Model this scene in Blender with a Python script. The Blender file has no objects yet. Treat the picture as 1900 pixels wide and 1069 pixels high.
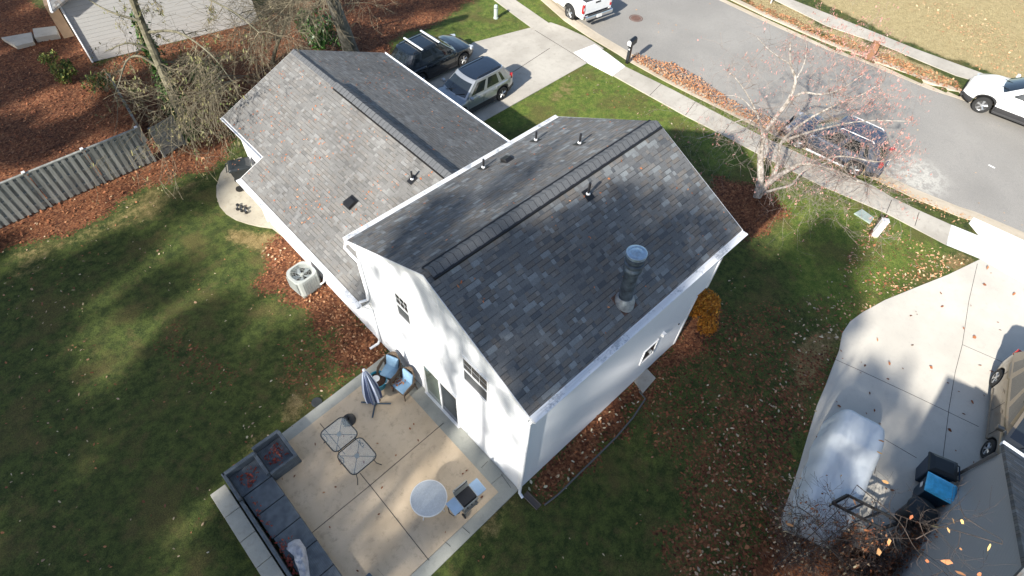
import bpy, bmesh, math, random
import numpy as np
from mathutils import Vector, Matrix, noise as mnoise
SC = bpy.context.scene
COL = SC.collection
rnd = random.Random(7)
R = math.radians
# ------------------------------------------------------------------ camera
FPX = 1083.52
CP = Vector((-4.455, -3.905, 17.156))
_yaw, _pit, _rol = 0.7683, 0.9205, 0.0590
CAMFIX = None
def _basis():
    cy, sy, cp, sp = math.cos(_yaw), math.sin(_yaw), math.cos(_pit), math.sin(_pit)
    f = Vector((cp*cy, cp*sy, -sp)); r = Vector((sy, -cy, 0)); u = r.cross(f)
    c, s = math.cos(_rol), math.sin(_rol)
    return c*r+s*u, -s*r+c*u, f
_r, _u, _f = _basis()
cam = bpy.data.cameras.new('camera'); camo = bpy.data.objects.new('camera', cam); COL.objects.link(camo)
cam.sensor_width = 36; cam.lens = FPX/1900*36; cam.clip_start = .1; cam.clip_end = 2000
m = Matrix((( _r.x, _u.x, -_f.x, CP.x), (_r.y, _u.y, -_f.y, CP.y), (_r.z, _u.z, -_f.z, CP.z), (0, 0, 0, 1)))
camo.matrix_world = m
SC.camera = camo
def P(px, py, z=0.0):
    """world point at height z seen at photo pixel (px,py)"""
    v = _r*((px-950)/FPX) - _u*((py-534.5)/FPX) + _f
    return CP + v*((z-CP.z)/v.z)
def PX(px, py, x0=0.0):
    v = _r*((px-950)/FPX) - _u*((py-534.5)/FPX) + _f
    return CP + v*((x0-CP.x)/v.x)
def PY(px, py, y0=0.0):
    v = _r*((px-950)/FPX) - _u*((py-534.5)/FPX) + _f
    return CP + v*((y0-CP.y)/v.y)
def pl(pts, z=0.0): return [tuple(P(a, b, z)[:2]) for a, b in pts]
# ------------------------------------------------------------------ light
SUN_EL, SUN_AZ = R(32.5), R(9)          # azimuth of the direction the light travels towards
SDIR = Vector((math.cos(SUN_AZ)*math.cos(SUN_EL), math.sin(SUN_AZ)*math.cos(SUN_EL), -math.sin(SUN_EL)))
W = bpy.data.worlds.new('World'); SC.world = W; W.use_nodes = True
nt = W.node_tree; nt.nodes.clear()
sky = nt.nodes.new('ShaderNodeTexSky'); sky.sky_type = 'NISHITA'; sky.sun_disc = False
sky.sun_elevation = SUN_EL
_to = -SDIR
sky.sun_rotation = math.atan2(_to.x, _to.y)
sky.air_density = 1.0; sky.dust_density = 1.0; sky.ozone_density = 1.0
bg = nt.nodes.new('ShaderNodeBackground'); bg.inputs[1].default_value = .102
out = nt.nodes.new('ShaderNodeOutputWorld')
nt.links.new(sky.outputs[0], bg.inputs[0]); nt.links.new(bg.outputs[0], out.inputs[0])
sl = bpy.data.lights.new('sun', 'SUN'); sl.energy = 4.9; sl.angle = R(1.0); sl.color = (1, .95, .87)
so = bpy.data.objects.new('sun', sl); COL.objects.link(so)
so.rotation_euler = SDIR.to_track_quat('-Z', 'Y').to_euler(); so.location = (-30, -10, 40)
SC.view_settings.view_transform = 'Standard'; SC.view_settings.look = 'None'
SC.view_settings.exposure = .92; SC.view_settings.gamma = 1
SC.cycles.max_bounces = 6; SC.cycles.transparent_max_bounces = 8
# ------------------------------------------------------------------ mesh builder
class MB:
    def __init__(s): s.v = []; s.f = []; s.m = []; s.c = []
    def add(s, vs, fs, mi=0):
        o = len(s.v); s.v += [tuple(v) for v in vs]
        for f in fs: s.f.append(tuple(i+o for i in f)); s.m.append(mi)
        return s
    def box(s, a, b, mi=0):
        x0, y0, z0 = a; x1, y1, z1 = b
        return s.add([(x0,y0,z0),(x1,y0,z0),(x1,y1,z0),(x0,y1,z0),(x0,y0,z1),(x1,y0,z1),(x1,y1,z1),(x0,y1,z1)],
                     [(0,3,2,1),(4,5,6,7),(0,1,5,4),(1,2,6,5),(2,3,7,6),(3,0,4,7)], mi)
    def obox(s, c, sz, M=None, mi=0, bev=0):
        sx, sy, sz_ = sz[0]/2, sz[1]/2, sz[2]/2
        if bev:
            b = bev; vs = []; rings = []
            def ring(ix, z): return [(sx-ix, -sy+b+0, z), (sx-ix, sy-b, z), (sx-b, sy-ix, z), (-sx+b, sy-ix, z), (-sx+ix, sy-b, z), (-sx+ix, -sy+b, z), (-sx+b, -sy+ix, z), (sx-b, -sy+ix, z)]
            L = [ring(b, -sz_), ring(0, -sz_+b), ring(0, sz_-b), ring(b, sz_)]
            # keep inner ring valid
            L[0] = [(x if abs(x) < sx-b/2 else math.copysign(sx-b, x), y if abs(y) < sy-b/2 else math.copysign(sy-b, y), z) for x, y, z in L[0]]
            L[3] = [(x if abs(x) < sx-b/2 else math.copysign(sx-b, x), y if abs(y) < sy-b/2 else math.copysign(sy-b, y), z) for x, y, z in L[3]]
            vs = sum(L, []); fs = []
            for k in range(3):
                for i in range(8): j = (i+1) % 8; fs.append((k*8+i, k*8+j, k*8+8+j, k*8+8+i))
            fs += [tuple(range(7, -1, -1)), tuple(range(24, 32))]
        else:
            vs = [(x, y, z) for z in (-sz_, sz_) for x, y in ((-sx,-sy),(sx,-sy),(sx,sy),(-sx,sy))]
            fs = [(0,3,2,1),(4,5,6,7),(0,1,5,4),(1,2,6,5),(2,3,7,6),(3,0,4,7)]
        T = Matrix.Translation(Vector(c)) @ (M.to_4x4() if M else Matrix.Identity(4))
        return s.add([T @ Vector(v) for v in vs], fs, mi)
    def tube(s, pts, rad, n=8, mi=0, caps=True, closed=False):
        pts = [Vector(p) for p in pts]
        if not hasattr(rad, '__len__'): rad = [rad]*len(pts)
        o = len(s.v); N = len(pts); prev = None
        for i, p in enumerate(pts):
            if closed: t = pts[(i+1) % N]-pts[i-1]
            else: t = pts[min(i+1, N-1)]-pts[max(i-1, 0)]
            if t.length < 1e-9: t = Vector((0, 0, 1))
            t.normalize()
            if prev is None:
                a = Vector((0, 0, 1)) if abs(t.z) < .9 else Vector((1, 0, 0)); u = t.cross(a).normalized()
            else:
                u = prev - t*prev.dot(t)
                if u.length < 1e-6: u = t.orthogonal()
                u.normalize()
            prev = u; w = t.cross(u)
            for k in range(n):
                a = 2*math.pi*k/n; s.v.append(tuple(p+(u*math.cos(a)+w*math.sin(a))*rad[i]))
        for i in range(N if closed else N-1):
            a0 = o+i*n; a1 = o+((i+1) % N)*n
            for k in range(n):
                k2 = (k+1) % n; s.f.append((a0+k, a0+k2, a1+k2, a1+k)); s.m.append(mi)
        if caps and not closed:
            s.f.append(tuple(o+k for k in range(n-1, -1, -1))); s.m.append(mi)
            s.f.append(tuple(o+(N-1)*n+k for k in range(n))); s.m.append(mi)
        return s
    def lathe(s, prof, n=24, c=(0,0,0), M=None, mi=0, cap=True):
        o = len(s.v); T = Matrix.Translation(Vector(c)) @ (M.to_4x4() if M else Matrix.Identity(4))
        for r_, z in prof:
            for k in range(n):
                a = 2*math.pi*k/n; s.v.append(tuple(T @ Vector((r_*math.cos(a), r_*math.sin(a), z))))
        for i in range(len(prof)-1):
            for k in range(n):
                k2 = (k+1) % n; s.f.append((o+i*n+k, o+i*n+k2, o+(i+1)*n+k2, o+(i+1)*n+k)); s.m.append(mi)
        if cap:
            s.f.append(tuple(o+k for k in range(n-1, -1, -1))); s.m.append(mi)
            s.f.append(tuple(o+(len(prof)-1)*n+k for k in range(n))); s.m.append(mi)
        return s
    def prism(s, poly, z0, z1, mi=0, tri=False):
        n = len(poly); a = sum(poly[i][0]*poly[(i+1) % n][1]-poly[(i+1) % n][0]*poly[i][1] for i in range(n))
        if a < 0: poly = poly[::-1]
        vs = [(x, y, z0) for x, y in poly]+[(x, y, z1) for x, y in poly]
        fs = [tuple(range(n-1, -1, -1)), tuple(range(n, 2*n))]+[(i, (i+1) % n, n+(i+1) % n, n+i) for i in range(n)]
        return s.add(vs, fs, mi)
    def build(s, name, mats, parent=None, smooth=False, bevel=0, seg=2, angle=35, origin=None, loc=None):
        me = bpy.data.meshes.new(name)
        vs = s.v
        if origin is not None:
            ox, oy, oz = origin; vs = [(x-ox, y-oy, z-oz) for x, y, z in vs]
        me.from_pydata(vs, [], s.f)
        if not isinstance(mats, (list, tuple)): mats = [mats]
        for mt in mats: me.materials.append(mt)
        if len(mats) > 1: me.polygons.foreach_set('material_index', s.m)
        if smooth:
            me.polygons.foreach_set('use_smooth', [True]*len(me.polygons))
            try: me.set_sharp_from_angle(angle=R(angle))
            except Exception: pass
        me.update()
        o = bpy.data.objects.new(name, me); COL.objects.link(o)
        if parent is not None: o.parent = parent
        if bevel:
            b = o.modifiers.new('bevel', 'BEVEL'); b.width = bevel; b.segments = seg; b.limit_method = 'ANGLE'; b.angle_limit = R(40)
        if loc: o.location = loc
        return o
def tag(o, label=None, cat=None, group=None, kind=None):
    if label: o['label'] = label
    if cat: o['category'] = cat
    if group: o['group'] = group
    if kind: o['kind'] = kind
    return o
def thing(name, loc, label, cat, rz=0, group=None):
    o = bpy.data.objects.new(name, None); COL.objects.link(o); o.location = loc; o.rotation_euler = (0, 0, rz)
    o.empty_display_size = .3
    return tag(o, label, cat, group)
def copy_tree(o, parent=None):
    c = o.copy(); COL.objects.link(c)
    if parent is not None: c.parent = parent
    for ch in list(o.children): copy_tree(ch, c)
    return c
def struct(name, mb, mat, **k): return tag(mb.build(name, mat, **k), kind='structure')
# ------------------------------------------------------------------ materials
def mat(name, col, rough=.6, metal=0, var=0, scale=4, bump=0, bscale=60, spec=.5, alpha=1, trans=0, col2=None, coat=0, detail=5, dist=.01):
    m = bpy.data.materials.new(name); m.use_nodes = True; n = m.node_tree; b = n.nodes['Principled BSDF']; L = n.links
    b.inputs['Base Color'].default_value = (*col, 1); b.inputs['Roughness'].default_value = rough; b.inputs['Metallic'].default_value = metal
    b.inputs['Specular IOR Level'].default_value = spec; b.inputs['Alpha'].default_value = alpha
    if trans: b.inputs['Transmission Weight'].default_value = trans
    if coat: b.inputs['Coat Weight'].default_value = coat; b.inputs['Coat Roughness'].default_value = .05
    tc = n.nodes.new('ShaderNodeTexCoord')
    if var or col2:
        nz = n.nodes.new('ShaderNodeTexNoise'); nz.inputs['Scale'].default_value = scale; nz.inputs['Detail'].default_value = detail; nz.inputs['Roughness'].default_value = .65
        L.new(tc.outputs['Object'], nz.inputs['Vector'])
        cr = n.nodes.new('ShaderNodeValToRGB'); cr.color_ramp.elements[0].position = .33; cr.color_ramp.elements[1].position = .67
        c2 = col2 if col2 else tuple(min(1, c*(1+var)) for c in col); c1 = col if col2 else tuple(c*(1-var) for c in col)
        cr.color_ramp.elements[0].color = (*c1, 1); cr.color_ramp.elements[1].color = (*c2, 1)
        L.new(nz.outputs['Fac'], cr.inputs[0]); L.new(cr.outputs[0], b.inputs['Base Color'])
    if bump:
        n2 = n.nodes.new('ShaderNodeTexNoise'); n2.inputs['Scale'].default_value = bscale; n2.inputs['Detail'].default_value = 4
        L.new(tc.outputs['Object'], n2.inputs['Vector'])
        bp = n.nodes.new('ShaderNodeBump'); bp.inputs['Strength'].default_value = bump; bp.inputs['Distance'].default_value = dist
        L.new(n2.outputs['Fac'], bp.inputs['Height']); L.new(bp.outputs[0], b.inputs['Normal'])
    return m
class NT:
    """tiny node helper"""
    def __init__(s, name, rough=.8):
        s.m = bpy.data.materials.new(name); s.m.use_nodes = True; s.n = s.m.node_tree; s.b = s.n.nodes['Principled BSDF']
        s.b.inputs['Roughness'].default_value = rough; s.b.inputs['Specular IOR Level'].default_value = .3
    def node(s, t, **k):
        x = s.n.nodes.new('ShaderNode'+t)
        for a, v in k.items(): setattr(x, a, v)
        return x
    def set(s, sock, v):
        if isinstance(v, (int, float)): sock.default_value = v
        elif isinstance(v, tuple): sock.default_value = v if len(v) != 3 or sock.type != 'RGBA' else (*v, 1)
        else: s.n.links.new(v, sock)
    def math(s, op, a, b=0, c=0, clamp=False):
        x = s.node('Math', operation=op, use_clamp=clamp); s.set(x.inputs[0], a); s.set(x.inputs[1], b)
        if op in ('MULTIPLY_ADD', 'COMPARE'): s.set(x.inputs[2], c)
        return x.outputs[0]
    def mix(s, f, a, b, blend='MIX'):
        x = s.node('Mix', data_type='RGBA', blend_type=blend); s.set(x.inputs[0], f); s.set(x.inputs[6], a); s.set(x.inputs[7], b); return x.outputs[2]
    def noise(s, vec, scale, detail=3, rough=.6, col=False):
        x = s.node('TexNoise'); s.set(x.inputs['Scale'], scale); s.set(x.inputs['Detail'], detail); s.set(x.inputs['Roughness'], rough)
        if vec is not None: s.n.links.new(vec, x.inputs['Vector'])
        return x.outputs[1 if col else 0]
    def vor(s, vec, scale, out=1):
        x = s.node('TexVoronoi'); s.set(x.inputs['Scale'], scale); s.n.links.new(vec, x.inputs['Vector']); return x.outputs[out]
    def ramp(s, f, stops):
        x = s.node('ValToRGB'); s.n.links.new(f, x.inputs[0]); e = x.color_ramp.elements
        while len(e) < len(stops): e.new(.5)
        for i, (p, c) in enumerate(stops): e[i].position = p; e[i].color = (*c, 1) if len(c) == 3 else c
        return x.outputs[0]
    def step(s, f, a, b):
        x = s.node('MapRange', interpolation_type='SMOOTHSTEP'); s.set(x.inputs[0], f); s.set(x.inputs[1], a); s.set(x.inputs[2], b); return x.outputs[0]
    def pos(s): return s.node('NewGeometry').outputs['Position']
    def attr(s, nm): return s.node('Attribute', attribute_name=nm)
    def bump(s, h, st=.5, dist=.02):
        x = s.node('Bump'); s.set(x.inputs['Strength'], st); s.set(x.inputs['Distance'], dist); s.n.links.new(h, x.inputs['Height'])
        s.n.links.new(x.outputs[0], s.b.inputs['Normal'])
    def color(s, c): s.n.links.new(c, s.b.inputs['Base Color'])
def shingle(name, axis, ridge, k, c_lo, c_mid, c_hi, row=.135, wid=.24, warm=.3):
    t = NT(name, .92); p = t.pos(); sx = t.node('SeparateXYZ'); t.n.links.new(p, sx.inputs[0])
    x, y = sx.outputs[0], sx.outputs[1]
    if axis == 'y': x, y = y, x
    v = t.math('MULTIPLY', t.math('ABSOLUTE', t.math('SUBTRACT', y, ridge)), k)   # distance from the ridge down the slope
    vr = t.math('DIVIDE', v, row); fl = t.math('FLOOR', vr); fr = t.math('FRACT', vr)
    # per-course random shift, then tabs of varying width
    def wn(a, b=None):
        w = t.node('TexWhiteNoise', noise_dimensions='2D'); cb = t.node('CombineXYZ'); t.set(cb.inputs[0], a)
        if b is not None: t.set(cb.inputs[1], b)
        t.n.links.new(cb.outputs[0], w.inputs['Vector']); return w.outputs[0]
    sgn = t.math('SIGN', t.math('SUBTRACT', y, ridge)); fl2 = t.math('MULTIPLY_ADD', sgn, 500, fl)
    sh = t.math('MULTIPLY', wn(fl2), 3.0)
    u = t.math('DIVIDE', t.math('ADD', x, sh), wid)
    wob = t.math('MULTIPLY', t.math('SINE', t.math('MULTIPLY', u, 2.3)), .33)
    u2 = t.math('ADD', u, wob); cu = t.math('FLOOR', u2); fu = t.math('FRACT', u2)
    r1 = wn(cu, fl2)
    r2 = wn(t.math('ADD', cu, 91.7), fl2)
    col = t.ramp(r1, [(0, c_lo), (.14, tuple((a+b*2)/3 for a, b in zip(c_lo, c_mid))), (.3, c_mid), (.7, c_mid), (.86, tuple((a+b)/2 for a, b in zip(c_mid, c_hi))), (1, c_hi)])
    wm = tuple(c*f for c, f in zip(c_mid, (1.18, 1.0, .84)))
    col = t.mix(t.math('MULTIPLY', t.step(r2, .62, .8), warm*2), col, wm)
    gr = t.noise(p, 90, 2, .7); col = t.mix(t.math('MULTIPLY', gr, .5), col, (.02, .02, .022)) if False else t.mix(t.step(gr, .35, .65), t.mix(1, col, (.72, .72, .73), 'MULTIPLY'), t.mix(1, col, (1.2, 1.2, 1.18), 'MULTIPLY'))
    big = t.noise(p, .5, 3); col = t.mix(t.step(big, .3, .7), t.mix(1, col, (.85, .85, .86), 'MULTIPLY'), t.mix(1, col, (1.1, 1.1, 1.1), 'MULTIPLY'))
    thick = t.math('GREATER_THAN', r2, .45)
    # shadow line under each butt edge painted dark, strongest below thick tabs
    edge = t.math('MULTIPLY', t.math('GREATER_THAN', fr, .84), t.math('MULTIPLY_ADD', thick, .55, .10))
    side = t.math('MULTIPLY', t.math('LESS_THAN', fu, .06), .22)
    col = t.mix(t.math('MAXIMUM', edge, side), col, tuple(c*.35 for c in c_lo))
    t.color(col)
    h = t.math('ADD', t.math('MULTIPLY', fr, .35), t.math('ADD', t.math('MULTIPLY', thick, .8), t.math('MULTIPLY', gr, .35)))
    t.bump(h, .8, .012)
    return t.m
def siding(name, col, row=.11, dirt=.06):
    t = NT(name, .5); p = t.pos(); sx = t.node('SeparateXYZ'); t.n.links.new(p, sx.inputs[0])
    fr = t.math('FRACT', t.math('DIVIDE', sx.outputs[2], row))
    nz = t.noise(p, 1.3, 4); c = t.mix(t.math('MULTIPLY', nz, dirt*3), col, tuple(x*.75 for x in col))
    c = t.mix(t.math('MULTIPLY', t.math('LESS_THAN', fr, .07), .35), c, tuple(x*.45 for x in col)); t.color(c)
    t.bump(t.math('SUBTRACT', 1, fr), .7, .012); return t.m
def concrete(name, c1, c2, stain=(.1, .09, .07), st=.35, scale=1.0, joints=None):
    t = NT(name, .88); p = t.pos()
    a = t.noise(p, .45*scale, 5, .6); b = t.noise(p, 3.5*scale, 5, .7); g = t.noise(p, 60, 3, .7)
    c = t.mix(t.step(a, .3, .7), c1, c2); c = t.mix(t.math('MULTIPLY', t.step(b, .5, .75), st), c, stain)
    c = t.mix(t.math('MULTIPLY', t.step(g, .45, .75), .3), c, tuple(x*.55 for x in c1)); t.color(c)
    t.bump(g, .35, .006); return t.m
def leafmat(name, cols, rough=.7):
    t = NT(name, rough); a = t.attr('rv')
    n = len(cols); t.color(t.ramp(a.outputs['Fac'], [(i/(n-1), c) for i, c in enumerate(cols)]))
    t.n.links.new(t.n.nodes['Principled BSDF'].outputs[0], t.n.nodes['Material Output'].inputs[0])
    return t.m
# ================================================================== GROUND
def ext(pts, d0, d1):
    a, b = Vector(pts[0][:2]), Vector(pts[1][:2]); c, d = Vector(pts[-2][:2]), Vector(pts[-1][:2])
    return [tuple(a+(a-b).normalized()*d0)]+[tuple(p[:2]) for p in pts]+[tuple(d+(d-c).normalized()*d1)]
def offs(pts, d):
    """offset an open polyline to its left by d"""
    o = []
    for i, p in enumerate(pts):
        a = Vector(pts[max(i-1, 0)]); b = Vector(pts[min(i+1, len(pts)-1)]); t = (b-a).normalized()
        o.append((p[0]-t.y*d, p[1]+t.x*d))
    return o
def inpoly(X, Y, poly):
    n = len(poly); c = np.zeros(X.shape, bool)
    for i in range(n):
        x1, y1 = poly[i]; x2, y2 = poly[(i+1) % n]
        if y1 == y2: continue
        k = ((y1 > Y) != (y2 > Y)) & (X < (x2-x1)*(Y-y1)/(y2-y1)+x1); c ^= k
    return c
ROADZ = -.12
near_edge = ext(pl([(1017,2),(1055,35),(1100,65),(1154,97),(1172,109),(1240,146),(1295,174),(1420,236),(1500,272),(1636,330),(1694,358),(1780,393),(1809,402),(1900,441)]), 40, 40)
far_edge = ext(pl([(1352,-2),(1420,30),(1546,86),(1607,106),(1731,157),(1779,172),(1900,214)]), 40, 30)
road_poly = near_edge+far_edge[::-1]
XS = np.concatenate([[-900,-400,-150,-70,-40,-28,-20], np.arange(-15, 46, .2), [50,60,80,150,400,900]])
YS = np.concatenate([[-900,-400,-150,-70,-40,-30,-24], np.arange(-20, 44, .2), [48,55,70,150,400,900]])
GX, GY = np.meshgrid(XS, YS, indexing='ij')
def fnoise(x, y, s, seed=0):
    o = np.zeros(x.shape)
    rs = np.random.RandomState(seed)
    for k in range(14):
        a = rs.rand()*6.283; f = s*(.6+1.6*rs.rand()); o += np.sin((x*np.cos(a)+y*np.sin(a))*f+rs.rand()*6.283)
    return o/14**.5
NX = GX+.28*fnoise(GX, GY, 2.2, 1)+.16*fnoise(GX, GY, 6, 2); NY = GY+.28*fnoise(GX, GY, 2.2, 3)+.16*fnoise(GX, GY, 6, 4)
def blur(a, k):
    for _ in range(k):
        b = a.copy(); b[1:-1, 1:-1] = (a[1:-1, 1:-1]*2+a[:-2, 1:-1]+a[2:, 1:-1]+a[1:-1, :-2]+a[1:-1, 2:])/6; a = b
    return a
def mask(polys, k=3):
    m_ = np.zeros(GX.shape)
    for pts, val in polys:
        m_ = np.maximum(m_, inpoly(NX, NY, pl(pts))*val)
    return blur(m_, k)
LIT = [([(-900,-300),(-200,-300),(85,15),(150,60),(176,118),(250,250),(300,290),(-100,460),(-500,900),(-900,600)], 1),
       ([(-100,460),(300,290),(340,262),(400,240),(432,262),(436,285),(350,322),(225,380),(120,425),(0,470),(-100,510)], 1),
       ([(482,445),(530,440),(600,500),(735,660),(700,690),(668,690),(636,672),(610,610),(560,575),(520,540),(495,500)], 1),
       ([(176,118),(480,30),(540,-80),(905,-80),(880,0),(810,40),(760,62),(700,110),(560,95),(430,200),(410,245),(340,262),(300,290),(240,240)], 1),
       ([(1290,430),(1310,335),(1345,325),(1392,335),(1440,352),(1460,392),(1420,432),(1360,450),(1345,470)], 1),
       ([(960,912),(975,880),(1190,690),(1260,625),(1300,560),(1330,600),(1300,650),(1245,672),(1205,735),(1040,910),(1005,935)], 1),
       ([(1330,820),(1440,700),(1520,640),(1560,640),(1515,750),(1470,900),(1440,1069),(1180,1200),(1230,1000),(1260,880)], .5),
       ([(1420,1000),(1500,900),(1700,1000),(1760,1069),(1760,1300),(1300,1300)], .9),
       ([(1592,440),(1625,405),(1740,470),(1812,486),(1760,512),(1640,560),(1580,610),(1500,640),(1530,560),(1590,520)], .22),
       ([(1166,118),(1172,108),(1420,232),(1640,330),(1805,402),(1760,412),(1640,352),(1500,290),(1290,185)], .2),
       ([(1352,-30),(1420,25),(1607,102),(1779,168),(1774,150),(1635,83),(1533,48),(1430,-10)], .25),
       ([(1440,-30),(1470,-10),(1600,48),(1700,90),(1850,143),(1960,190),(2300,200),(2300,-350),(1400,-350)], .12),
       ([(250,640),(330,600),(420,640),(440,720),(360,720)], .3), ([(1200,640),(1300,600),(1420,560),(1500,560),(1480,640),(1330,820),(1240,900),(1200,800)], .36), ([(540,600),(620,640),(660,700),(560,770),(500,700)], .3)]
DRY = [([(1440,-40),(1600,40),(1700,84),(1850,140),(1960,190),(2300,200),(2300,-350),(1400,-350)], 1),
       ([(1352,-30),(1420,25),(1607,102),(1779,168),(1774,150),(1635,83),(1533,48),(1430,-10)], .8),
       ([(0,470),(120,425),(225,380),(350,330),(430,300),(400,350),(250,425),(120,470),(0,530)], .5),
       ([(430,420),(505,428),(520,480),(500,500),(462,470),(440,450)], .9),
       ([(515,738),(545,722),(575,745),(560,775),(520,775)], .9),
       ([(420,840),(470,800),(530,790),(520,810),(470,840),(430,890)], .7),
       ([(1545,590),(1500,640),(1440,700),(1470,720),(1520,680),(1560,640)], .9),
       ([(1735,455),(1815,478),(1812,486),(1780,505),(1740,490)], .9),
       ([(1410,430),(1470,370),(1520,400),(1500,440),(1450,470)], .35),
       ([(1020,950),(1120,880),(1150,880),(1060,980)], .35),
       ([(780,1069),(960,915),(990,930),(820,1069)], .8),
       ([(1140,120),(1160,110),(1500,285),(1640,345),(1600,340),(1300,195)], .3),
       ([(1070,150),(1060,190),(1020,185),(1030,140)], .6)]
LUSH_SUN = [([(880,230),(1088,112),(1160,110),(1640,345),(1760,470),(1600,620),(1480,560),(1450,430),(1380,340),(1240,240)], 1), ([(700,100),(860,20),(900,-60),(1060,-60),(1060,60),(870,85)], .8)]  # front lawns: fuller grass, its colour also brightened for the sun on it
FAR = [([(1440,-40),(1600,40),(1700,84),(1850,140),(1960,190),(2300,200),(2300,-350),(1400,-350)], 1), ([(1352,-30),(1420,25),(1607,102),(1779,168),(1774,150),(1635,83),(1533,48),(1430,-10)], 1)]
lit = mask(LIT); dry = mask(DRY, 4); lush_sun = mask(LUSH_SUN, 8); far = mask(FAR, 3)
inroad = inpoly(GX, GY, road_poly)
GZ = np.where(inroad, ROADZ-.02, 0.0) + .0
GZ = GZ + np.where(inroad, 0, -.012+.012*fnoise(GX, GY, .7, 9)*np.clip(lit*0+1, 0, 1))
nxg, nyg = GX.shape
me = bpy.data.meshes.new('ground'); vv = np.stack([GX, GY, GZ], -1).reshape(-1, 3)
ii = np.arange(nxg*nyg).reshape(nxg, nyg); ff = np.stack([ii[:-1, :-1], ii[1:, :-1], ii[1:, 1:], ii[:-1, 1:]], -1).reshape(-1, 4)
me.vertices.add(len(vv)); me.vertices.foreach_set('co', vv.ravel()); me.loops.add(ff.size); me.loops.foreach_set('vertex_index', ff.ravel())
me.polygons.add(len(ff)); me.polygons.foreach_set('loop_start', np.arange(0, ff.size, 4)); me.polygons.foreach_set('use_smooth', np.ones(len(ff), bool))
for nm, a in (('lit', lit), ('dry', dry), ('lush_sun', lush_sun), ('far', far)):
    at = me.attributes.new(nm, 'FLOAT', 'POINT'); at.data.foreach_set('value', a.ravel().astype(np.float32))
me.update(); me.validate()
ground = bpy.data.objects.new('ground', me); COL.objects.link(ground); tag(ground, kind='structure')
def ground_mat():
    t = NT('lawn_and_leaf_litter', .95); p = t.pos()
    a = t.attr('lit').outputs['Fac']; d = t.attr('dry').outputs['Fac']
    n1 = t.noise(p, .55, 4, .6); n2 = t.noise(p, 3.2, 5, .75); n3 = t.noise(p, 34, 3, .8); n4 = t.noise(p, 120, 2, .8)
    g = t.mix(t.step(n2, .3, .72), (.030, .050, .012), (.122, .156, .036))
    g = t.mix(t.attr('lush_sun').outputs['Fac'], g, t.mix(t.step(n2, .3, .7), (.085, .15, .022), (.22, .27, .055)))
    g = t.mix(t.math('MULTIPLY', t.step(n1, .48, .66), .62), g, (.15, .12, .045))
    g = t.mix(t.math('MULTIPLY', t.step(t.noise(p, 1.7, 4, .7), .52, .66), .6), g, (.14, .115, .045))
    dr = t.mix(t.step(n2, .3, .7), (.19, .14, .055), (.36, .27, .13))
    dr = t.mix(t.attr('far').outputs['Fac'], dr, t.mix(t.step(n2, .3, .7), (.44, .34, .18), (.60, .49, .28)))
    dm = t.step(t.math('ADD', d, t.math('MULTIPLY', t.math('SUBTRACT', n2, .5), 1.0)), .35, .75)
    g = t.mix(dm, g, dr)
    # leaf litter: random coloured cells, two sizes
    vc = t.vor(p, 17, 1); sp = t.node('SeparateColor'); t.n.links.new(vc, sp.inputs[0])
    vc2 = t.vor(t.noise(p, 6, 2, .5, True) if False else p, 9, 1); sp2 = t.node('SeparateColor'); t.n.links.new(vc2, sp2.inputs[0])
    lf = t.ramp(sp.outputs[0], [(0, (.045, .017, .009)), (.3, (.13, .045, .020)), (.55, (.21, .078, .033)), (.8, (.30, .125, .055)), (1, (.42, .22, .11))])
    lf2 = t.ramp(sp2.outputs[1], [(0, (.05, .02, .012)), (.5, (.17, .06, .026)), (1, (.30, .13, .06))])
    lf = t.mix(.4, lf, lf2); lf = t.mix(t.step(n1, .3, .7), t.mix(1, lf, (.7, .68, .7), 'MULTIPLY'), t.mix(1, lf, (1.15, 1.12, 1.1), 'MULTIPLY'))
    lm = t.step(t.math('ADD', a, t.math('MULTIPLY', t.math('SUBTRACT', t.math('ADD', t.math('MULTIPLY', sp.outputs[2], .5), t.math('MULTIPLY', n2, .5)), .5), 1.3)), .42, .6)
    c = t.mix(t.step(n3, .3, .7), t.mix(1, g, (.55, .58, .5), 'MULTIPLY'), t.mix(1, g, (1.4, 1.36, 1.3), 'MULTIPLY'))
    c = t.mix(t.step(n4, .35, .65), t.mix(1, c, (.7, .7, .7), 'MULTIPLY'), t.mix(1, c, (1.25, 1.25, 1.2), 'MULTIPLY'))
    c = t.mix(lm, c, lf); t.color(c)
    h = t.math('ADD', t.math('MULTIPLY', n3, .8), t.math('ADD', t.math('MULTIPLY', n4, .5), t.math('MULTIPLY', sp.outputs[1], .9)))
    t.bump(h, 1.0, .05); return t.m
me.materials.append(ground_mat())
# ------------------------------------------------------------------ road, kerbs, walks, drives
M_asph = NT('asphalt', .9)
def _asph(t):
    p = t.pos(); a = t.noise(p, .25, 4); b = t.noise(p, 2, 5, .7); g = t.noise(p, 70, 2, .8)
    c = t.mix(t.step(a, .3, .7), (.265, .252, .23), (.325, .308, .28)); c = t.mix(t.math('MULTIPLY', t.step(b, .45, .75), .25), c, (.17, .17, .165))
    c = t.mix(t.step(g, .35, .65), t.mix(1, c, (.78, .78, .78), 'MULTIPLY'), t.mix(1, c, (1.16, 1.16, 1.15), 'MULTIPLY'))
    q = P(1695, 325, ROADZ); d = t.node('VectorMath', operation='DISTANCE'); t.n.links.new(p, d.inputs[0]); d.inputs[1].default_value = (q.x, q.y, ROADZ)
    w = t.noise(p, 1.1, 6, .75); rim = t.math('SUBTRACT', 1, t.math('MULTIPLY', t.math('ABSOLUTE', t.math('SUBTRACT', w, .5)), 14), clamp=True)
    c = t.mix(t.math('MULTIPLY', t.math('MULTIPLY', t.step(d.outputs['Value'], 1.9, .7), t.math('ADD', rim, .15)), .75), c, (.55, .53, .47))
    t.color(c); t.bump(g, .5, .006)
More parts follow.
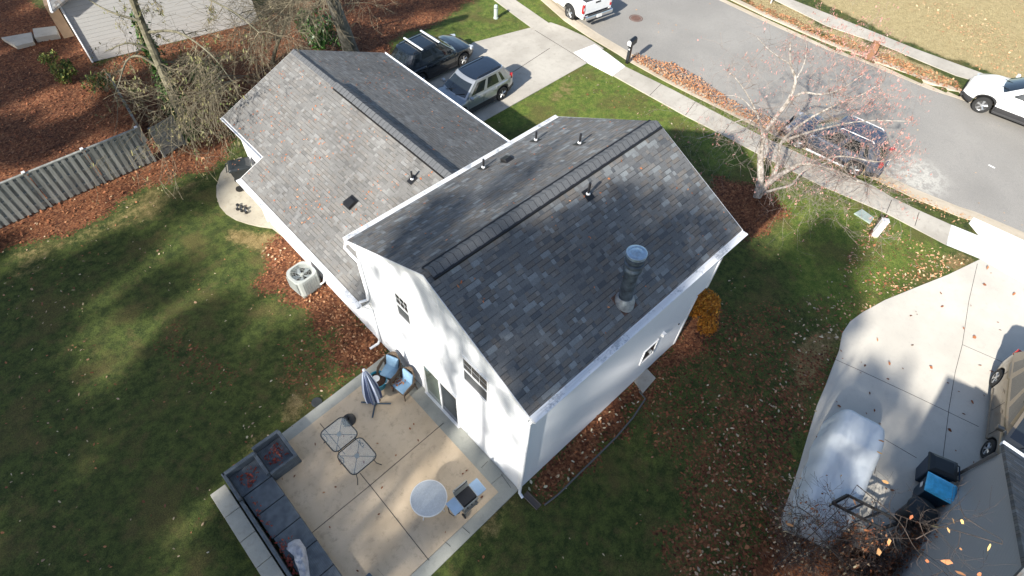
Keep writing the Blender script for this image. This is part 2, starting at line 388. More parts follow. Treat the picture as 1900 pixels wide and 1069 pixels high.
_asph(M_asph); M_asph = M_asph.m
M_conc = concrete('old_concrete', (.37, .34, .29), (.50, .465, .40), stain=(.21, .18, .14))
M_newc = concrete('new_concrete', (.74, .74, .72), (.82, .82, .79), stain=(.6, .58, .54), st=.2)
M_kerb = concrete('kerb_concrete', (.42, .36, .27), (.55, .48, .38), stain=(.28, .2, .13))
M_ndrv = concrete('pale_concrete', (.52, .485, .42), (.62, .58, .50), stain=(.40, .37, .33), st=.3)
M_patio = concrete('patio_concrete', (.48, .375, .255), (.60, .48, .34), stain=(.22, .17, .12), st=.45, scale=1.6)
M_bord = concrete('border_stone', (.29, .295, .26), (.39, .385, .335), stain=(.16, .16, .14))
M_dark = mat('joint_dark', (.05, .045, .04), .9)
struct('road', MB().prism(road_poly, ROADZ-.1, ROADZ), M_asph)
def band(pts, d0, d1, z0, z1, nm, m_):
    a = offs(pts, d0); b = offs(pts, d1); mb = MB()
    for i in range(len(pts)-1): mb.prism([a[i], a[i+1], b[i+1], b[i]], z0, z1)
    return struct(nm, mb, m_)
# kerb + gutter pan; +1 = to the left of travel (near edge runs towards -y, left = +x)
band(near_edge, .18, -.32, ROADZ-.15, .012, 'kerb', M_kerb)
band(near_edge, .50, .18, ROADZ-.15, ROADZ+.012, 'gutter', M_kerb)
band(far_edge, .05, .40, ROADZ-.15, .012, 'kerb', M_kerb)
band(far_edge, -.35, .05, ROADZ-.15, ROADZ+.012, 'gutter', M_kerb)
# pavements
inner = pl([(1137,140),(1271,215),(1324,242),(1411,288),(1522,344),(1644,396),(1755,455),(1819,481)])
outer = pl([(1160,124),(1248,167),(1339,215),(1417,255),(1500,293),(1621,346),(1654,366),(1705,391),(1765,418),(1819,440)])
struct('pavement', MB().prism(inner+outer[::-1], -.06, .02), M_conc)
a2 = pl([(865,-40),(960,33),(993,57),(1022,46),(960,3),(920,-30)])
struct('pavement', MB().prism(a2, -.06, .02), M_conc)
fi = pl([(1300,-70),(1433,-2),(1534,48),(1635,83),(1774,141),(1814,152),(1900,190),(2050,250)]); fo = pl([(1350,-80),(1470,0),(1597,50),(1698,91),(1849,146),(1900,166),(2050,222)])
struct('pavement', MB().prism(fi+fo[::-1], -.06, .02), M_conc)
# joints across the near pavement
jm = MB()
for (a, b) in (((1644,396),(1654,372)),((1697,420),(1705,394)),((1548,356),(1560,322)),((1455,310),(1470,281)),((1271,215),(1290,190)),((1205,178),(1226,157)),((1340,250),(1358,226)),((1755,455),(1768,424))):
    p, q = P(*a), P(*b); jm.tube([(p.x,p.y,.021),(q.x,q.y,.021)], .012, 4)
struct('pavement_joint', jm, M_dark)
# own driveway
drv = pl([(1020,44),(1065,60),(1100,70),(1152,103),(1137,112),(1066,98),(1088,117),(880,232),(760,240),(700,160),(760,112),(878,80)])
struct('driveway', MB().prism(pl([(1022,42),(1045,50),(1085,68),(1120,90),(1105,96),(1088,118),(885,232)])+[(8.0, 9.2),(8.0,16.9)]+pl([(878,79)]), -.06, .014), M_conc)
struct('apron_panel', MB().prism(pl([(1064,98),(1103,83),(1116,92),(1128,100),(1160,124),(1137,141),(1090,117)]), -.05, .026), M_newc)
jm = MB()
for (a, b) in (((993,57),(1090,117)),((1020,90),(905,165))):
    p, q = P(*a), P(*b); jm.tube([(p.x,p.y,.015),(q.x,q.y,.015)], .014, 4)
struct('driveway_joint', jm, M_dark)
# neighbour driveway
nd = pl([(1819,481),(1759,510),(1711,529),(1642,557),(1600,580),(1577,597),(1563,618),(1557,650),(1544,683),(1532,715),(1516,752),(1498,812),(1481,870),(1462,925),(1448,961),(1452,985),(1490,1000),(1540,1003),(1600,1020),(1660,1035),(1700,1060)])+[(5.2,-9.3),(9.0,-9.6),(9.6,-16),(22,-13)]+pl([(1900,500)])
struct('driveway', MB().prism(nd, -.06, .016), M_ndrv)
struct('apron_panel', MB().prism(pl([(1819,481),(1755,455),(1765,418),(1819,440)]), -.05, .028), M_newc)
struct('driveway_apron', MB().prism(pl([(1819,481),(1819,440),(1798,414),(1806,404),(1900,447),(2000,490),(1985,560),(1900,527)]), -.05, .022), M_newc)
jm = MB()
for a in (((1813,490),(1797,560),(1785,640),(1772,690),(1760,760),(1749,850),(1742,905)),((1544,665),(1600,690),(1690,732),(1815,792)),((1640,815),(1700,850)),((1637,805),(1622,880)),((1785,640),(1900,690))):
    jm.tube([(P(*q).x, P(*q).y, .017) for q in a], .008, 4)
struct('driveway_joint', jm, M_dark)
# ================================================================== HOUSE
M_wht = siding('white_siding', (.79, .80, .81))
M_trim = mat('white_trim', (.80, .80, .79), .45, var=.05, scale=3)
M_gut = mat('white_gutter', (.78, .79, .80), .35, var=.10, scale=9)
M_glass = mat('window_glass', (.03, .035, .04), .06, spec=.9)
M_scr = mat('window_screen', (.06, .065, .07), .5)
M_blk = mat('black_plastic', (.012, .012, .013), .45)
M_lead = mat('galvanised_metal', (.10, .125, .15), .5, .55, var=.5, scale=6)
M_cap = mat('flue_cap_metal', (.42, .52, .60), .35, .7, var=.2, scale=10)
yR, yL, yr_, zR, zL, zr_ = -.42, 6.79, 3.13, 5.18, 4.96, 6.87
sR = (zr_-zR)/(yr_-yR); sL = (zr_-zL)/(yL-yr_)
xb_, zB, xf_, zf_ = 4.227, 4.298, 8.187, 2.654; sB = (zB-zf_)/(xf_-xb_)
kR = math.sqrt(1+sR*sR); kB = math.sqrt(1+sB*sB)
M_shA = shingle('shingles_dark', 'x', yr_, kR, (.085, .092, .100), (.137, .139, .140), (.222, .24, .245), row=.13, wid=.175, warm=.30)
M_shB = shingle('shingles_weathered', 'y', xb_, kB, (.140, .137, .130), (.188, .184, .174), (.25, .248, .238), row=.125, wid=.175, warm=.10)
def zA(y): return zr_-sR*(yr_-y) if y < yr_ else zr_-sL*(y-yr_)
def zBf(x): return zB-sB*abs(x-xb_)
def on(px, py, zf, n=30):
    z = 4.
    for _ in range(n): p = P(px, py, z); z = .5*z+.5*zf(p)
    return P(px, py, z)
onA = lambda a, b: on(a, b, lambda p: zA(p.y)); onB = lambda a, b: on(a, b, lambda p: zBf(p.x))
house = thing('house', (4, 6, 0), 'white sided two storey house with low side wing and grey shingle roofs', 'house')
HO = (4, 6, 0)
def hp(mb, name, m_, parent=None, smooth=False, **k): return mb.build(name, m_, parent=parent or house, origin=HO if parent is None or parent in HP else None, smooth=smooth, **k)
HP = set()
def hpart(mb, name, m_, parent=None, **k):
    o = mb.build(name, m_, parent=parent if parent is not None else house, origin=HO, **k); return o
yw0, yw1 = -.36, 6.45; T = .06
def gpoly(x, ys): return [(x, y, z) for y, z in ys]
# main block walls: lower storey + overhanging upper storey, one closed shell each
def shell(x0, x1, z0, topf):
    mb = MB(); ys = [yw0, yr_, yw1]; zt = [topf(y) for y in ys]
    v = [(x, y, z0) for x in (x0, x1) for y in (yw0, yw1)]+[(x, y, z) for x in (x0, x1) for y, z in zip(ys, zt)]
    # 0:x0y0 1:x0y1 2:x1y0 3:x1y1 ; 4,5,6 top x0 ; 7,8,9 top x1
    mb.add(v, [(0,4,5,6,1), (2,3,9,8,7), (0,2,7,4), (1,6,9,3), (0,1,3,2), (4,7,8,5), (5,8,9,6)])
    return mb
w_main = hpart(shell(0, 8.05, 2.78, lambda y: zA(y)-.10), 'wall', M_wht)
low = MB().box((.001, yw0+.001, -.1), (7.5, yw1, 2.78)); hpart(low, 'wall', M_wht)
hpart(MB().box((.02, yw0+.0, -.3), (7.48, yw0+.01, .0)), 'foundation', mat('foundation', (.3,.3,.3), .9))
# corner boards
for (x, y, x2, y2, z0, z1) in ((-.022, yw0-.004, .07, yw0+.07, .0, zA(yw0)-.12), (-.022, yw1-.09, .07, yw1+.02, 2.2, zA(yw1)-.12), (7.97, yw0-.022, 8.07, yw0+.07, 2.76, zA(yw0)-.12), (7.42, yw0-.02, 7.52, yw0+.07, 0, 2.75)):
    hpart(MB().box((x, y, z0), (x2, y2, z1)), 'corner_board', M_trim)
# main roof: two pitched slabs with thickness
def slab(mb, pts, th=.09):
    a = Vector(pts[0]); nrm = (Vector(pts[1])-a).cross(Vector(pts[2])-a).normalized()
    if nrm.z < 0: pts = pts[::-1]; nrm = -nrm
    n = len(pts); lo = [tuple(Vector(p)-Vector((0,0,th))) for p in pts]
    mb.add(list(pts)+lo, [tuple(range(n)), tuple(range(2*n-1, n-1, -1))]+[(i, n+i, n+(i+1) % n, (i+1) % n) for i in range(n)])
x0r, x1r = -.06, 8.41
rA = MB(); slab(rA, [(x0r, yR, zR), (x1r, yR, zR), (x1r, yr_, zr_), (x0r, yr_, zr_)]); slab(rA, [(x0r, yr_, zr_), (x1r, yr_, zr_), (x1r, yL, zL), (x0r, yL, zL)])
roofA = hpart(rA, 'roof', M_shA)
# rake boards (white) along both gables
def rake(mb, x, xo, pa, pb, h=.16):
    (y0, z0), (y1, z1) = pa, pb
    mb.add([(x, y0, z0-.012), (x, y1, z1-.012), (x, y1, z1-h), (x, y0, z0-h), (xo, y0, z0-.012), (xo, y1, z1-.012), (xo, y1, z1-h), (xo, y0, z0-h)],
           [(0,1,2,3), (7,6,5,4), (0,4,5,1), (2,6,7,3), (0,3,7,4), (1,5,6,2)])
for xa, xo in ((x0r-.018, x0r-.001), (x1r+.001, x1r+.018)):
    rk = MB(); rake(rk, xa, xo, (yR-.02, zR), (yr_, zr_)); rake(rk, xa, xo, (yr_, zr_), (yL+.02, zL)); hpart(rk, 'rake_board', M_trim)
M_guard = NT('gutter_guard', .45)
def _gd(t):
    p = t.pos(); n_ = t.noise(p, 2.2, 4, .7); m2 = t.noise(p, 14, 3, .8); t.color(t.mix(t.math('MULTIPLY', t.step(t.math('MULTIPLY_ADD', m2, .35, t.math('MULTIPLY', n_, .65)), .5, .62), .75), (.76, .77, .78), (.25, .28, .32)))
_gd(M_guard); M_guard = M_guard.m
def guard(pa, pb, w, out):
    a, b = Vector(pa), Vector(pb); o = Vector((out[0], out[1], 0)); mb = MB()
    for k, (d0, d1) in enumerate(((.006, .055), (.066, .115), (.126, w-.012))):
        vs = [q+o*d+Vector((0, 0, z)) for q in (a, b) for d, z in ((d0, -.012), (d1, -.018), (d1, -.024), (d0, -.018))]
        mb.add(vs, [(0,1,2,3), (7,6,5,4), (0,4,5,1), (1,5,6,2), (2,6,7,3), (3,7,4,0)])
    return hpart(mb, 'gutter_guard', M_guard)
def gutter(pa, pb, w, name='gutter', out=(0, -1), dz=-.02, parent=None):
    """K-profile gutter from pa to pb along the eave; out = outward unit"""
    a, b = Vector(pa), Vector(pb); o = Vector((out[0], out[1], 0)); mb = MB(); prof = [(0, 0), (0, -.13), (w*.7, -.13), (w, -.03), (w, 0), (w-.02, 0), (w-.02, -.03), (w*.66, -.105), (.02, -.105), (.02, 0)]
    vs = []
    for q in (a, b):
        for d, z in prof: vs.append(q+o*d+Vector((0, 0, z+dz)))
    n = len(prof); fs = [(i, (i+1) % n, n+(i+1) % n, n+i) for i in range(n)]+[tuple(range(n-1, -1, -1)), tuple(range(n, 2*n))]
    mb.add(vs, fs); return hpart(mb, name, M_gut, parent)
gutter((x0r, yR-.005, zR), (x1r, yR-.005, zR), .20, out=(0, -1)); guard((x0r, yR-.005, zR), (x1r, yR-.005, zR), .20, (0, -1))
gutter((x0r-.02, yL+.005, zL), (x1r, yL+.005, zL), .17, out=(0, 1)); guard((x0r-.02, yL+.005, zL), (x1r, yL+.005, zL), .17, (0, 1))
sf = MB().box((x0r+.01, yR+.001, zR-.17), (x1r-.01, yw0-.001, zR-.11)); hpart(sf, 'soffit', M_trim)
sf = MB().box((x0r+.01, yw1+.001, zL-.17), (x1r-.01, yL-.001, zL-.11)); hpart(sf, 'soffit', M_trim)
# ridge vent of the main roof: raised cap with open dark slots below both edges
M_ridge = NT('ridge_caps', .9)
def _rc(t, ax):
    p = t.pos(); sx = t.node('SeparateXYZ'); t.n.links.new(p, sx.inputs[0]); f = t.math('FRACT', t.math('DIVIDE', sx.outputs[ax], .2))
    n_ = t.noise(p, 60, 3, .7); c = t.mix(t.step(n_, .3, .7), (.085, .09, .097), (.14, .145, .15)); c = t.mix(t.math('MULTIPLY', t.math('LESS_THAN', f, .09), .8), c, (.02, .02, .022))
    t.color(c); t.bump(t.math('ADD', f, n_), .7, .012)
_rc(M_ridge, 0); M_ridgeB = NT('ridge_caps_wing', .9)
_rc(M_ridgeB, 1); M_ridge = M_ridge.m; M_ridgeB = M_ridgeB.m
def ridge(ax, a0, a1, c, zt, s1, s2, w, lift, mt, parent):
    nseg = int((a1-a0)/.2); mb = MB()
    for i in range(nseg):
        u0 = a0+(a1-a0)*i/nseg; u1 = a0+(a1-a0)*(i+1)/nseg+.02; k = .006*(i % 2)
        prof = [(-w, -w*s1), (-w*.5, -w*.5*s1+.012), (0, .02), (w*.5, -w*.5*s2+.012), (w, -w*s2)]
        vs = []
        for u, e in ((u0, .004), (u1, 0)):
            for d, z in prof: vs.append((u, c+d, zt+lift+z+e+k) if ax == 0 else (c+d, u, zt+lift+z+e+k))
            for d, z in prof: vs.append((u, c+d, zt+lift+z-.018) if ax == 0 else (c+d, u, zt+lift+z-.018))
        for j in range(4): mb.add([], []) 
        o = len(mb.v); mb.v += vs
        fs = [(j, j+1, 11+j, 10+j) for j in range(4)]+[(5+j+1, 5+j, 15+j, 16+j) for j in range(4)]+[(0, 10, 15, 5), (4, 9, 19, 14), (0,5,6,1), (1,6,7,2), (2,7,8,3), (3,8,9,4), (10,11,16,15), (11,12,17,16), (12,13,18,17), (13,14,19,18)]
        for f in fs: mb.f.append(tuple(o+q for q in f)); mb.m.append(0)
    return hpart(mb, 'ridge_vent', mt, parent)
def slot(ax, a0, a1, c, zt, s1, s2, w, parent):
    mb = MB()
    for d, s in ((-w, s1), (w, s2)):
        z = zt-abs(d)*s
        if ax == 0: mb.box((a0, c+d-.04, z-.03), (a1, c+d+.04, z+.05))
        else: mb.box((c+d-.025, a0, z-.02), (c+d+.025, a1, z+.035))
    return hpart(mb, 'vent_slot', M_blk, parent)
ridge(0, x0r+.15, x1r-.08, yr_, zr_, sR, sL, .20, .035, M_ridge, roofA); slot(0, x0r+.14, x1r-.05, yr_, zr_, sR, sL, .195, roofA)
# wing
YB0, YB1, YJ = 6.47, 17.12, 14.03; xe1, xe2 = -.281, .733
rB = MB()
slab(rB, [(xb_, YB0, zB), (xb_, YB1, zB), (xf_, YB1, zf_), (xf_, YB0, zf_)])
slab(rB, [(xb_, YB0, zB), (xe1, YB0, zBf(xe1)), (xe1, YJ, zBf(xe1)), (xe2, YJ, zBf(xe2)), (xe2, YB1, zBf(xe2)), (xb_, YB1, zB)])
roofB = hpart(rB, 'roof', M_shB); roofB['label'] = 'lighter grey shingle roof of the low wing'
ridge(1, YB0, YB1-.02, xb_, zB, sB, sB, .16, .012, M_ridgeB, roofB)
ridge(1, YB0, 14.05, xb_, zB, sB, sB, .21, .085, M_ridgeB, roofB); slot(1, YB0, 14.03, xb_, zB, sB, sB, .205, roofB)
hpart(MB().box((0.0, yw1-.2, -.1), (7.9, 13.75, 2.35)), 'wall', M_wht)
hpart(MB().box((1.0, 13.0, -.1), (7.895, 16.97, 2.72)), 'wall', M_wht)
gb = MB(); gb.add([(1.0, 16.96, 2.6), (7.9, 16.96, 2.6), (7.9, 16.96, zBf(7.9)-.1), (xb_, 16.96, zB-.1), (1.0, 16.96, zBf(1.0)-.1), (1.0, 16.80, 2.6), (7.9, 16.80, 2.6), (7.9, 16.80, zBf(7.9)-.1), (xb_, 16.80, zB-.1), (1.0, 16.80, zBf(1.0)-.1)], [(4,3,2,1,0), (5,6,7,8,9), (0,1,6,5)]); hpart(gb, 'gable', M_wht)
gutter((xe1-.005, YB0+.02, zBf(xe1)), (xe1-.005, YJ+.02, zBf(xe1)), .20, out=(-1, 0)); guard((xe1-.005, YB0+.02, zBf(xe1)), (xe1-.005, YJ+.02, zBf(xe1)), .20, (-1, 0))
gutter((xe2-.005, YJ+.05, zBf(xe2)), (xe2-.005, YB1, zBf(xe2)), .12, out=(-1, 0))
gutter((xf_+.005, YB0+.3, zf_), (xf_+.005, YB1, zf_), .13, out=(1, 0))
hpart(MB().box((xe1, YB0, zBf(xe1)-.17), (-.002, YJ, zBf(xe1)-.10)), 'soffit', M_trim)
hpart(MB().box((xe2, YJ+.002, zBf(xe2)-.17), (.999, YB1-.05, zBf(xe2)-.10)), 'soffit', M_trim)
# jog end board between the two wing eaves
jb = MB(); jb.add([(xe1, YJ+.002, zBf(xe1)-.01), (xe2+.3, YJ+.002, zBf(xe2+.3)-.01), (xe2+.3, YJ+.002, 2.2), (xe1, YJ+.002, 2.25), (xe1, YJ+.03, zBf(xe1)-.01), (xe2+.3, YJ+.03, zBf(xe2+.3)-.01), (xe2+.3, YJ+.03, 2.2), (xe1, YJ+.03, 2.25)], [(0,1,2,3), (7,6,5,4), (0,4,5,1), (1,5,6,2), (2,6,7,3), (3,7,4,0)]); hpart(jb, 'rake_board', M_trim)
rk = MB()
def rakex(y, yo, pa, pb, h=.16):
    (x0, z0), (x1, z1) = pa, pb
    rk.add([(x0, y, z0-.012), (x1, y, z1-.012), (x1, y, z1-h), (x0, y, z0-h), (x0, yo, z0-.012), (x1, yo, z1-.012), (x1, yo, z1-h), (x0, yo, z0-h)], [(0,3,2,1), (4,5,6,7), (0,1,5,4), (2,3,7,6), (0,4,7,3), (1,2,6,5)])
rakex(YB1+.001, YB1+.02, (xe2-.1, zBf(xe2-.1)), (xb_, zB)); rakex(YB1+.001, YB1+.02, (xb_, zB), (xf_, zf_)); hpart(rk, 'rake_board', M_trim)
# windows (frame, sash glass panes, mullion) on the gable wall x = 0
def win_x(y0, y1, z0, z1, rows=2, grid=True):
    f = MB(); t_ = .045
    for a, b in (((-.03, y0-t_, z0-t_), (-.002, y0, z1+t_)), ((-.03, y1, z0-t_), (-.002, y1+t_, z1+t_)), ((-.03, y0, z1), (-.002, y1, z1+t_)), ((-.045, y0-.01, z0-t_), (-.002, y1+.01, z0))): f.box(a, b)
    zm = (z0+z1)/2
    f.box((-.024, y0, zm-.022), (-.003, y1, zm+.022))
    if grid:
        for k in range(1, 3): y = y0+(y1-y0)*k/3; f.box((-.0115, y-.004, zm+.02), (-.004, y+.004, z1))
        f.box((-.0120, y0, (zm+z1)/2-.004), (-.0045, y1, (zm+z1)/2+.004))
    fr = hpart(f, 'window', M_trim)
    hpart(MB().box((-.010, y0, zm+.02), (-.001, y1, z1)), 'pane', M_glass, fr)
    hpart(MB().box((-.009, y0, z0), (-.001, y1, zm-.02)), 'screen', M_scr, fr)
win_x(4.17, 4.72, 3.58, 4.63); win_x(1.02, 1.9, 3.64, 4.74)
# sliding patio door
f = MB(); y0, y1, z0, z1 = 2.30, 3.90, .08, 1.93
for a, b in (((-.05, y0-.06, z0-.03), (-.002, y0, z1+.06)), ((-.05, y1, z0-.03), (-.002, y1+.06, z1+.06)), ((-.05, y0, z1), (-.002, y1, z1+.06)), ((-.09, y0-.04, z0-.05), (-.002, y1+.04, z0)), ((-.035, 3.08, z0), (-.003, 3.15, z1)), ((-.03, y0, z0), (-.003, y0+.05, z1)), ((-.03, y1-.05, z0), (-.003, y1, z1))): f.box(a, b)
sd = hpart(f, 'sliding_door', M_trim)
hpart(MB().box((-.012, 3.15, z0), (-.001, y1-.05, z1)), 'door_glass', mat('door_glass_curtain', (.13, .16, .13), .08, spec=.9), sd)
hpart(MB().box((-.012, y0+.05, z0), (-.001, 3.08, z1)), 'door_glass', M_glass, sd)
hpart(MB().box((-.05, 2.37, .95), (-.03, 2.40, 1.15)), 'door_handle', M_blk, sd)
# wall light, vent, tap on the gable wall
q = PX(862, 767); wl = hpart(MB().lathe([(.03, 0), (.05, .03), (.06, .12), (.075, .2), (.02, .22)], 12, (-.09, q.y, q.z-.1)).box((-.02, q.y-.05, q.z-.08), (-.001, q.y+.05, q.z+.12)), 'wall_lamp', M_trim)
q = PX(866, 799); hpart(MB().box((-.035, q.y-.08, q.z-.09), (-.001, q.y+.08, q.z+.09)), 'dryer_vent', mat('vent_grey', (.45, .47, .48), .5))
q = PX(700, 590)
# downspouts
def spout(pts, name='downspout'): return hpart(MB().tube(pts, .045, 8), name, M_gut)
spout([(-.06, 6.86, 4.86), (-.16, 6.80, 4.70), (-.12, 6.55, 4.55), (-.07, 6.38, 4.40), (-.07, 6.35, 3.0), (-.10, 6.38, 2.62), (-.30, 6.55, 2.50)])
spout([(-.34, 6.60, 2.33), (-.20, 6.50, 2.15), (-.06, 6.40, 2.0), (-.06, 6.40, .25), (-.14, 6.40, .12), (-.45, 6.45, .06)])
spout([(-.02, -.50, 5.05), (-.02, -.47, 4.9), (-.03, -.43, 4.75), (-.03, -.43, .25), (-.08, -.47, .12), (-.10, -.62, .06)])
spout([(-.34, 13.95, 2.3), (-.2, 13.9, 2.15), (-.05, 13.8, 2.0), (-.05, 13.8, .2)])
q = P(537, 427, .0)
# side wall (y = yw0) window, lamp and outlet box
q0 = PY(1188, 662, yw0); q1 = PY(1208, 640, yw0)
f = MB(); X0, X1, Z0, Z1 = 5.18, 5.78, 1.30, 2.02
for a, b in (((X0-.05, yw0-.03, Z0-.05), (X0, yw0-.002, Z1+.05)), ((X1, yw0-.03, Z0-.05), (X1+.05, yw0-.002, Z1+.05)), ((X0, yw0-.03, Z1), (X1, yw0-.002, Z1+.05)), ((X0, yw0-.035, Z0-.05), (X1, yw0-.002, Z0))): f.box(a, b)
fr = hpart(f, 'window', M_trim); hpart(MB().box((X0, yw0-.012, Z0), (X1, yw0-.001, Z1)), 'pane', M_glass, fr)
q = PY(1229, 619, yw0); hpart(MB().box((q.x-.06, yw0-.10, q.z-.07), (q.x+.06, yw0-.001, q.z+.07)), 'flood_lamp', M_trim)
q = PY(1259, 601, yw0); hpart(MB().lathe([(.03, 0), (.03, .03)], 10, (q.x, yw0-.0, q.z), Matrix.Rotation(R(90), 3, 'X')), 'outlet', M_blk)
q = PY(1206, 652, yw0); hpart(MB().box((q.x-.04, yw0-.06, q.z-.06), (q.x+.04, yw0-.001, q.z+.06)), 'meter_box', mat('meter_grey', (.3, .31, .32), .5))
# ------------------------------------------------------------------ roof furniture (parts of the roofs)
def pipe(p, s_down, h, lean, parent, rad=.035):
    """plumbing vent: flashing plate on the slope, boot, pipe"""
    n = Vector(s_down).normalized(); up = Vector((0, 0, 1))
    d = n; side = d.cross(Vector((0, 0, 1))).normalized(); nn = side.cross(d).normalized()
    if nn.z < 0: nn = -nn
    Mx = Matrix((side, -d, nn)).transposed()
    fl = MB().obox(p+nn*.012, (.24, .32, .012), Mx); fo = hpart(fl, 'vent_flashing', M_blk, parent)
    mb = MB().tube([p-up*.03, p+up*.05, p+up*.07, p+up*h], [rad*1.9, rad*1.6, rad, rad], 12); hpart(MB().tube([p+up*.045, p+up*.085], [rad*1.75, rad*1.3], 12), 'vent_collar', M_gut, parent, smooth=True)
    hpart(mb, 'vent_pipe', M_pipe, parent, smooth=True)
M_pipe = mat('vent_pipe_black', (.02, .02, .022), .35)
dR = (0, -1, -sR); dL = (0, 1, -sL); dBb = (-1, 0, -sB)
for a, dd, h in (((994, 261), dL, .34), ((1075, 267), dL, .36), ((897, 312), dL, .34), ((1091, 362), dR, .42)):
    pipe(onA(*a), dd, h, 0, roofA)
pipe(onB(765, 334), dBb, .36, 0, roofB)
def boxvent(p, s_down, parent, w=.34):
    d = Vector(s_down).normalized(); side = d.cross(Vector((0, 0, 1))).normalized(); nn = side.cross(d).normalized()
    if nn.z < 0: nn = -nn
    Mx = Matrix((side, -d, nn)).transposed()
    mb = MB().obox(p+nn*.01, (w*1.15, w*1.25, .012), Mx)
    T_ = Matrix.Translation(p) @ Mx.to_4x4()
    a, b = w/2, w/2
    vs = [(-a,-b,.015),(a,-b,.015),(a,b,.015),(-a,b,.015),(-a*.98,-b,.11),(a*.98,-b,.11),(a*.8,b*.55,.10),(-a*.8,b*.55,.10)]
    mb.add([T_ @ Vector(v) for v in vs], [(0,3,2,1),(4,5,6,7),(0,1,5,4),(1,2,6,5),(2,3,7,6),(3,0,4,7)])
    hpart(mb, 'box_vent', M_blk, parent, bevel=.012)
boxvent(onA(941, 298), dL, roofA, .28); boxvent(onB(651, 376), dBb, roofB, .36)
# galvanised flue
b = onA(1158, 560); top = 1.75
for z in np.arange(.5, 2.6, .02):
    t_ = P(1182, 468, b.z+z)
    if abs((t_-b).x)+abs((t_-b).y) < abs((P(1182, 468, b.z+top)-b).x)+abs((P(1182, 468, b.z+top)-b).y): top = z
t_ = P(1182, 468, b.z+top); lean = Vector((t_.x-b.x, t_.y-b.y, 0))
print('FLUE', b, top, lean)
def fp(z, dx=0): return (b.x+lean.x*z/top, b.y+lean.y*z/top, b.z+z)
fl = MB()
fl.tube([fp(-.12), fp(.05), fp(.16), fp(.24)], [.27, .26, .235, .19], 28)
flue = hpart(fl, 'flue', mat('flue_base_metal', (.36, .38, .39), .5, .5, var=.3, scale=8), roofA, smooth=True)
hpart(MB().tube([fp(.2), fp(top*.72)], [.175, .175], 28), 'flue_pipe', M_lead, roofA, smooth=True)
cp_ = MB()
cp_.tube([fp(top*.66), fp(top*.68), fp(top*.70), fp(top*.72), fp(top*.75)], [.18, .225, .23, .225, .18], 28)
cp_.tube([fp(top*.76), fp(top*.78), fp(top*.83), fp(top*.84)], [.20, .235, .235, .19], 28)
cp_.tube([fp(top*.86), fp(top*.88), fp(top*.93), fp(top*.94)], [.20, .238, .238, .2], 28)
hpart(cp_, 'flue_collar', M_lead, roofA, smooth=True)
cp_ = MB(); cp_.tube([fp(top*.95), fp(top*.955), fp(top*.995), fp(top*1.0), fp(top*1.004), fp(top*1.0), fp(top*1.012), fp(top*1.018)], [.22, .242, .242, .23, .17, .15, .10, .04], 28)
hpart(cp_, 'flue_cap', M_cap, roofA, smooth=True)
hpart(MB().obox(Vector(fp(0))-Vector((0, 0, -.005)), (.50, .56, .02), Matrix((Vector((1,0,0)), Vector((0,1,sR)).normalized(), Vector((1,0,0)).cross(Vector((0,1,sR)).normalized()))).transposed()), 'flue_flashing', mat('rusty_flashing', (.10, .055, .04), .8, var=.5, scale=9), roofA)
# patch board: wall step, door threshold slab
# ================================================================== VEHICLES
M_tyre = mat('tyre_rubber', (.018, .018, .018), .8); M_rim = mat('alloy_rim', (.55, .56, .57), .3, .8); M_dkrim = mat('dark_rim', (.12, .12, .12), .4, .6)
M_clad = mat('grey_cladding', (.03, .03, .032), .65); M_carglass = mat('car_glass', (.012, .016, .018), .04, spec=1.0, coat=.5)
M_red = mat('tail_light_red', (.45, .02, .02), .15, coat=1); M_lamp = mat('head_lamp', (.65, .68, .7), .1, .3, coat=1); M_plate = mat('number_plate', (.75, .75, .72), .5)
M_chrome = mat('chrome', (.75, .76, .78), .12, 1.0)
def paint(name, col, metal=.0, rough=.28): return mat(name, col, rough, metal, coat=1.0, var=.05, scale=2)
def interp(xs, x):
    if x <= xs[0][0]: return xs[0][1]
    for (a, va), (b, vb) in zip(xs, xs[1:]):
        if x <= b:
            t = (x-a)/(b-a); t = t*t*(3-2*t) if False else t; return va+(vb-va)*t
    return xs[-1][1]
def wheel(car, x, y, r, side, rimmat, w=.22):
    """tyre with shoulders + a dished rim with spokes; side=+1 faces +y"""
    Mx = Matrix.Rotation(R(90), 3, 'X')
    t = MB(); pr = [(r*.62, -w/2), (r*.93, -w/2), (r, -w/2+.03), (r, w/2-.03), (r*.93, w/2), (r*.62, w/2)]
    t.lathe(pr, 28, (x, y, r), Mx, cap=False); wo = t.build('wheel', M_tyre, car, smooth=True)
    s = MB(); yo = y+side*w*.40
    s.lathe([(r*.66, 0), (r*.66, .02), (r*.60, .02), (r*.60, -.0)], 28, (x, yo, r), Mx, cap=False)
    s.lathe([(.001, .0), (r*.16, .0), (r*.16, .02), (.001, .02)], 14, (x, yo, r), Mx, cap=False)
    for k in range(5):
        a = 2*math.pi*k/5+.3
        for da in (-.13, .13):
            p0 = Vector((x+math.cos(a)*r*.10, yo, r+math.sin(a)*r*.10)); p1 = Vector((x+math.cos(a+da)*r*.62, yo, r+math.sin(a+da)*r*.62))
            s.tube([p0, p1], [.03, .022], 5)
    s.build('rim', rimmat, wo, smooth=True)
    MB().lathe([(.0, 0), (r*.64, 0)], 24, (x, yo-side*.05, r), Mx, cap=False).build('brake_shadow_disc', M_dkrim, wo)
    return wo
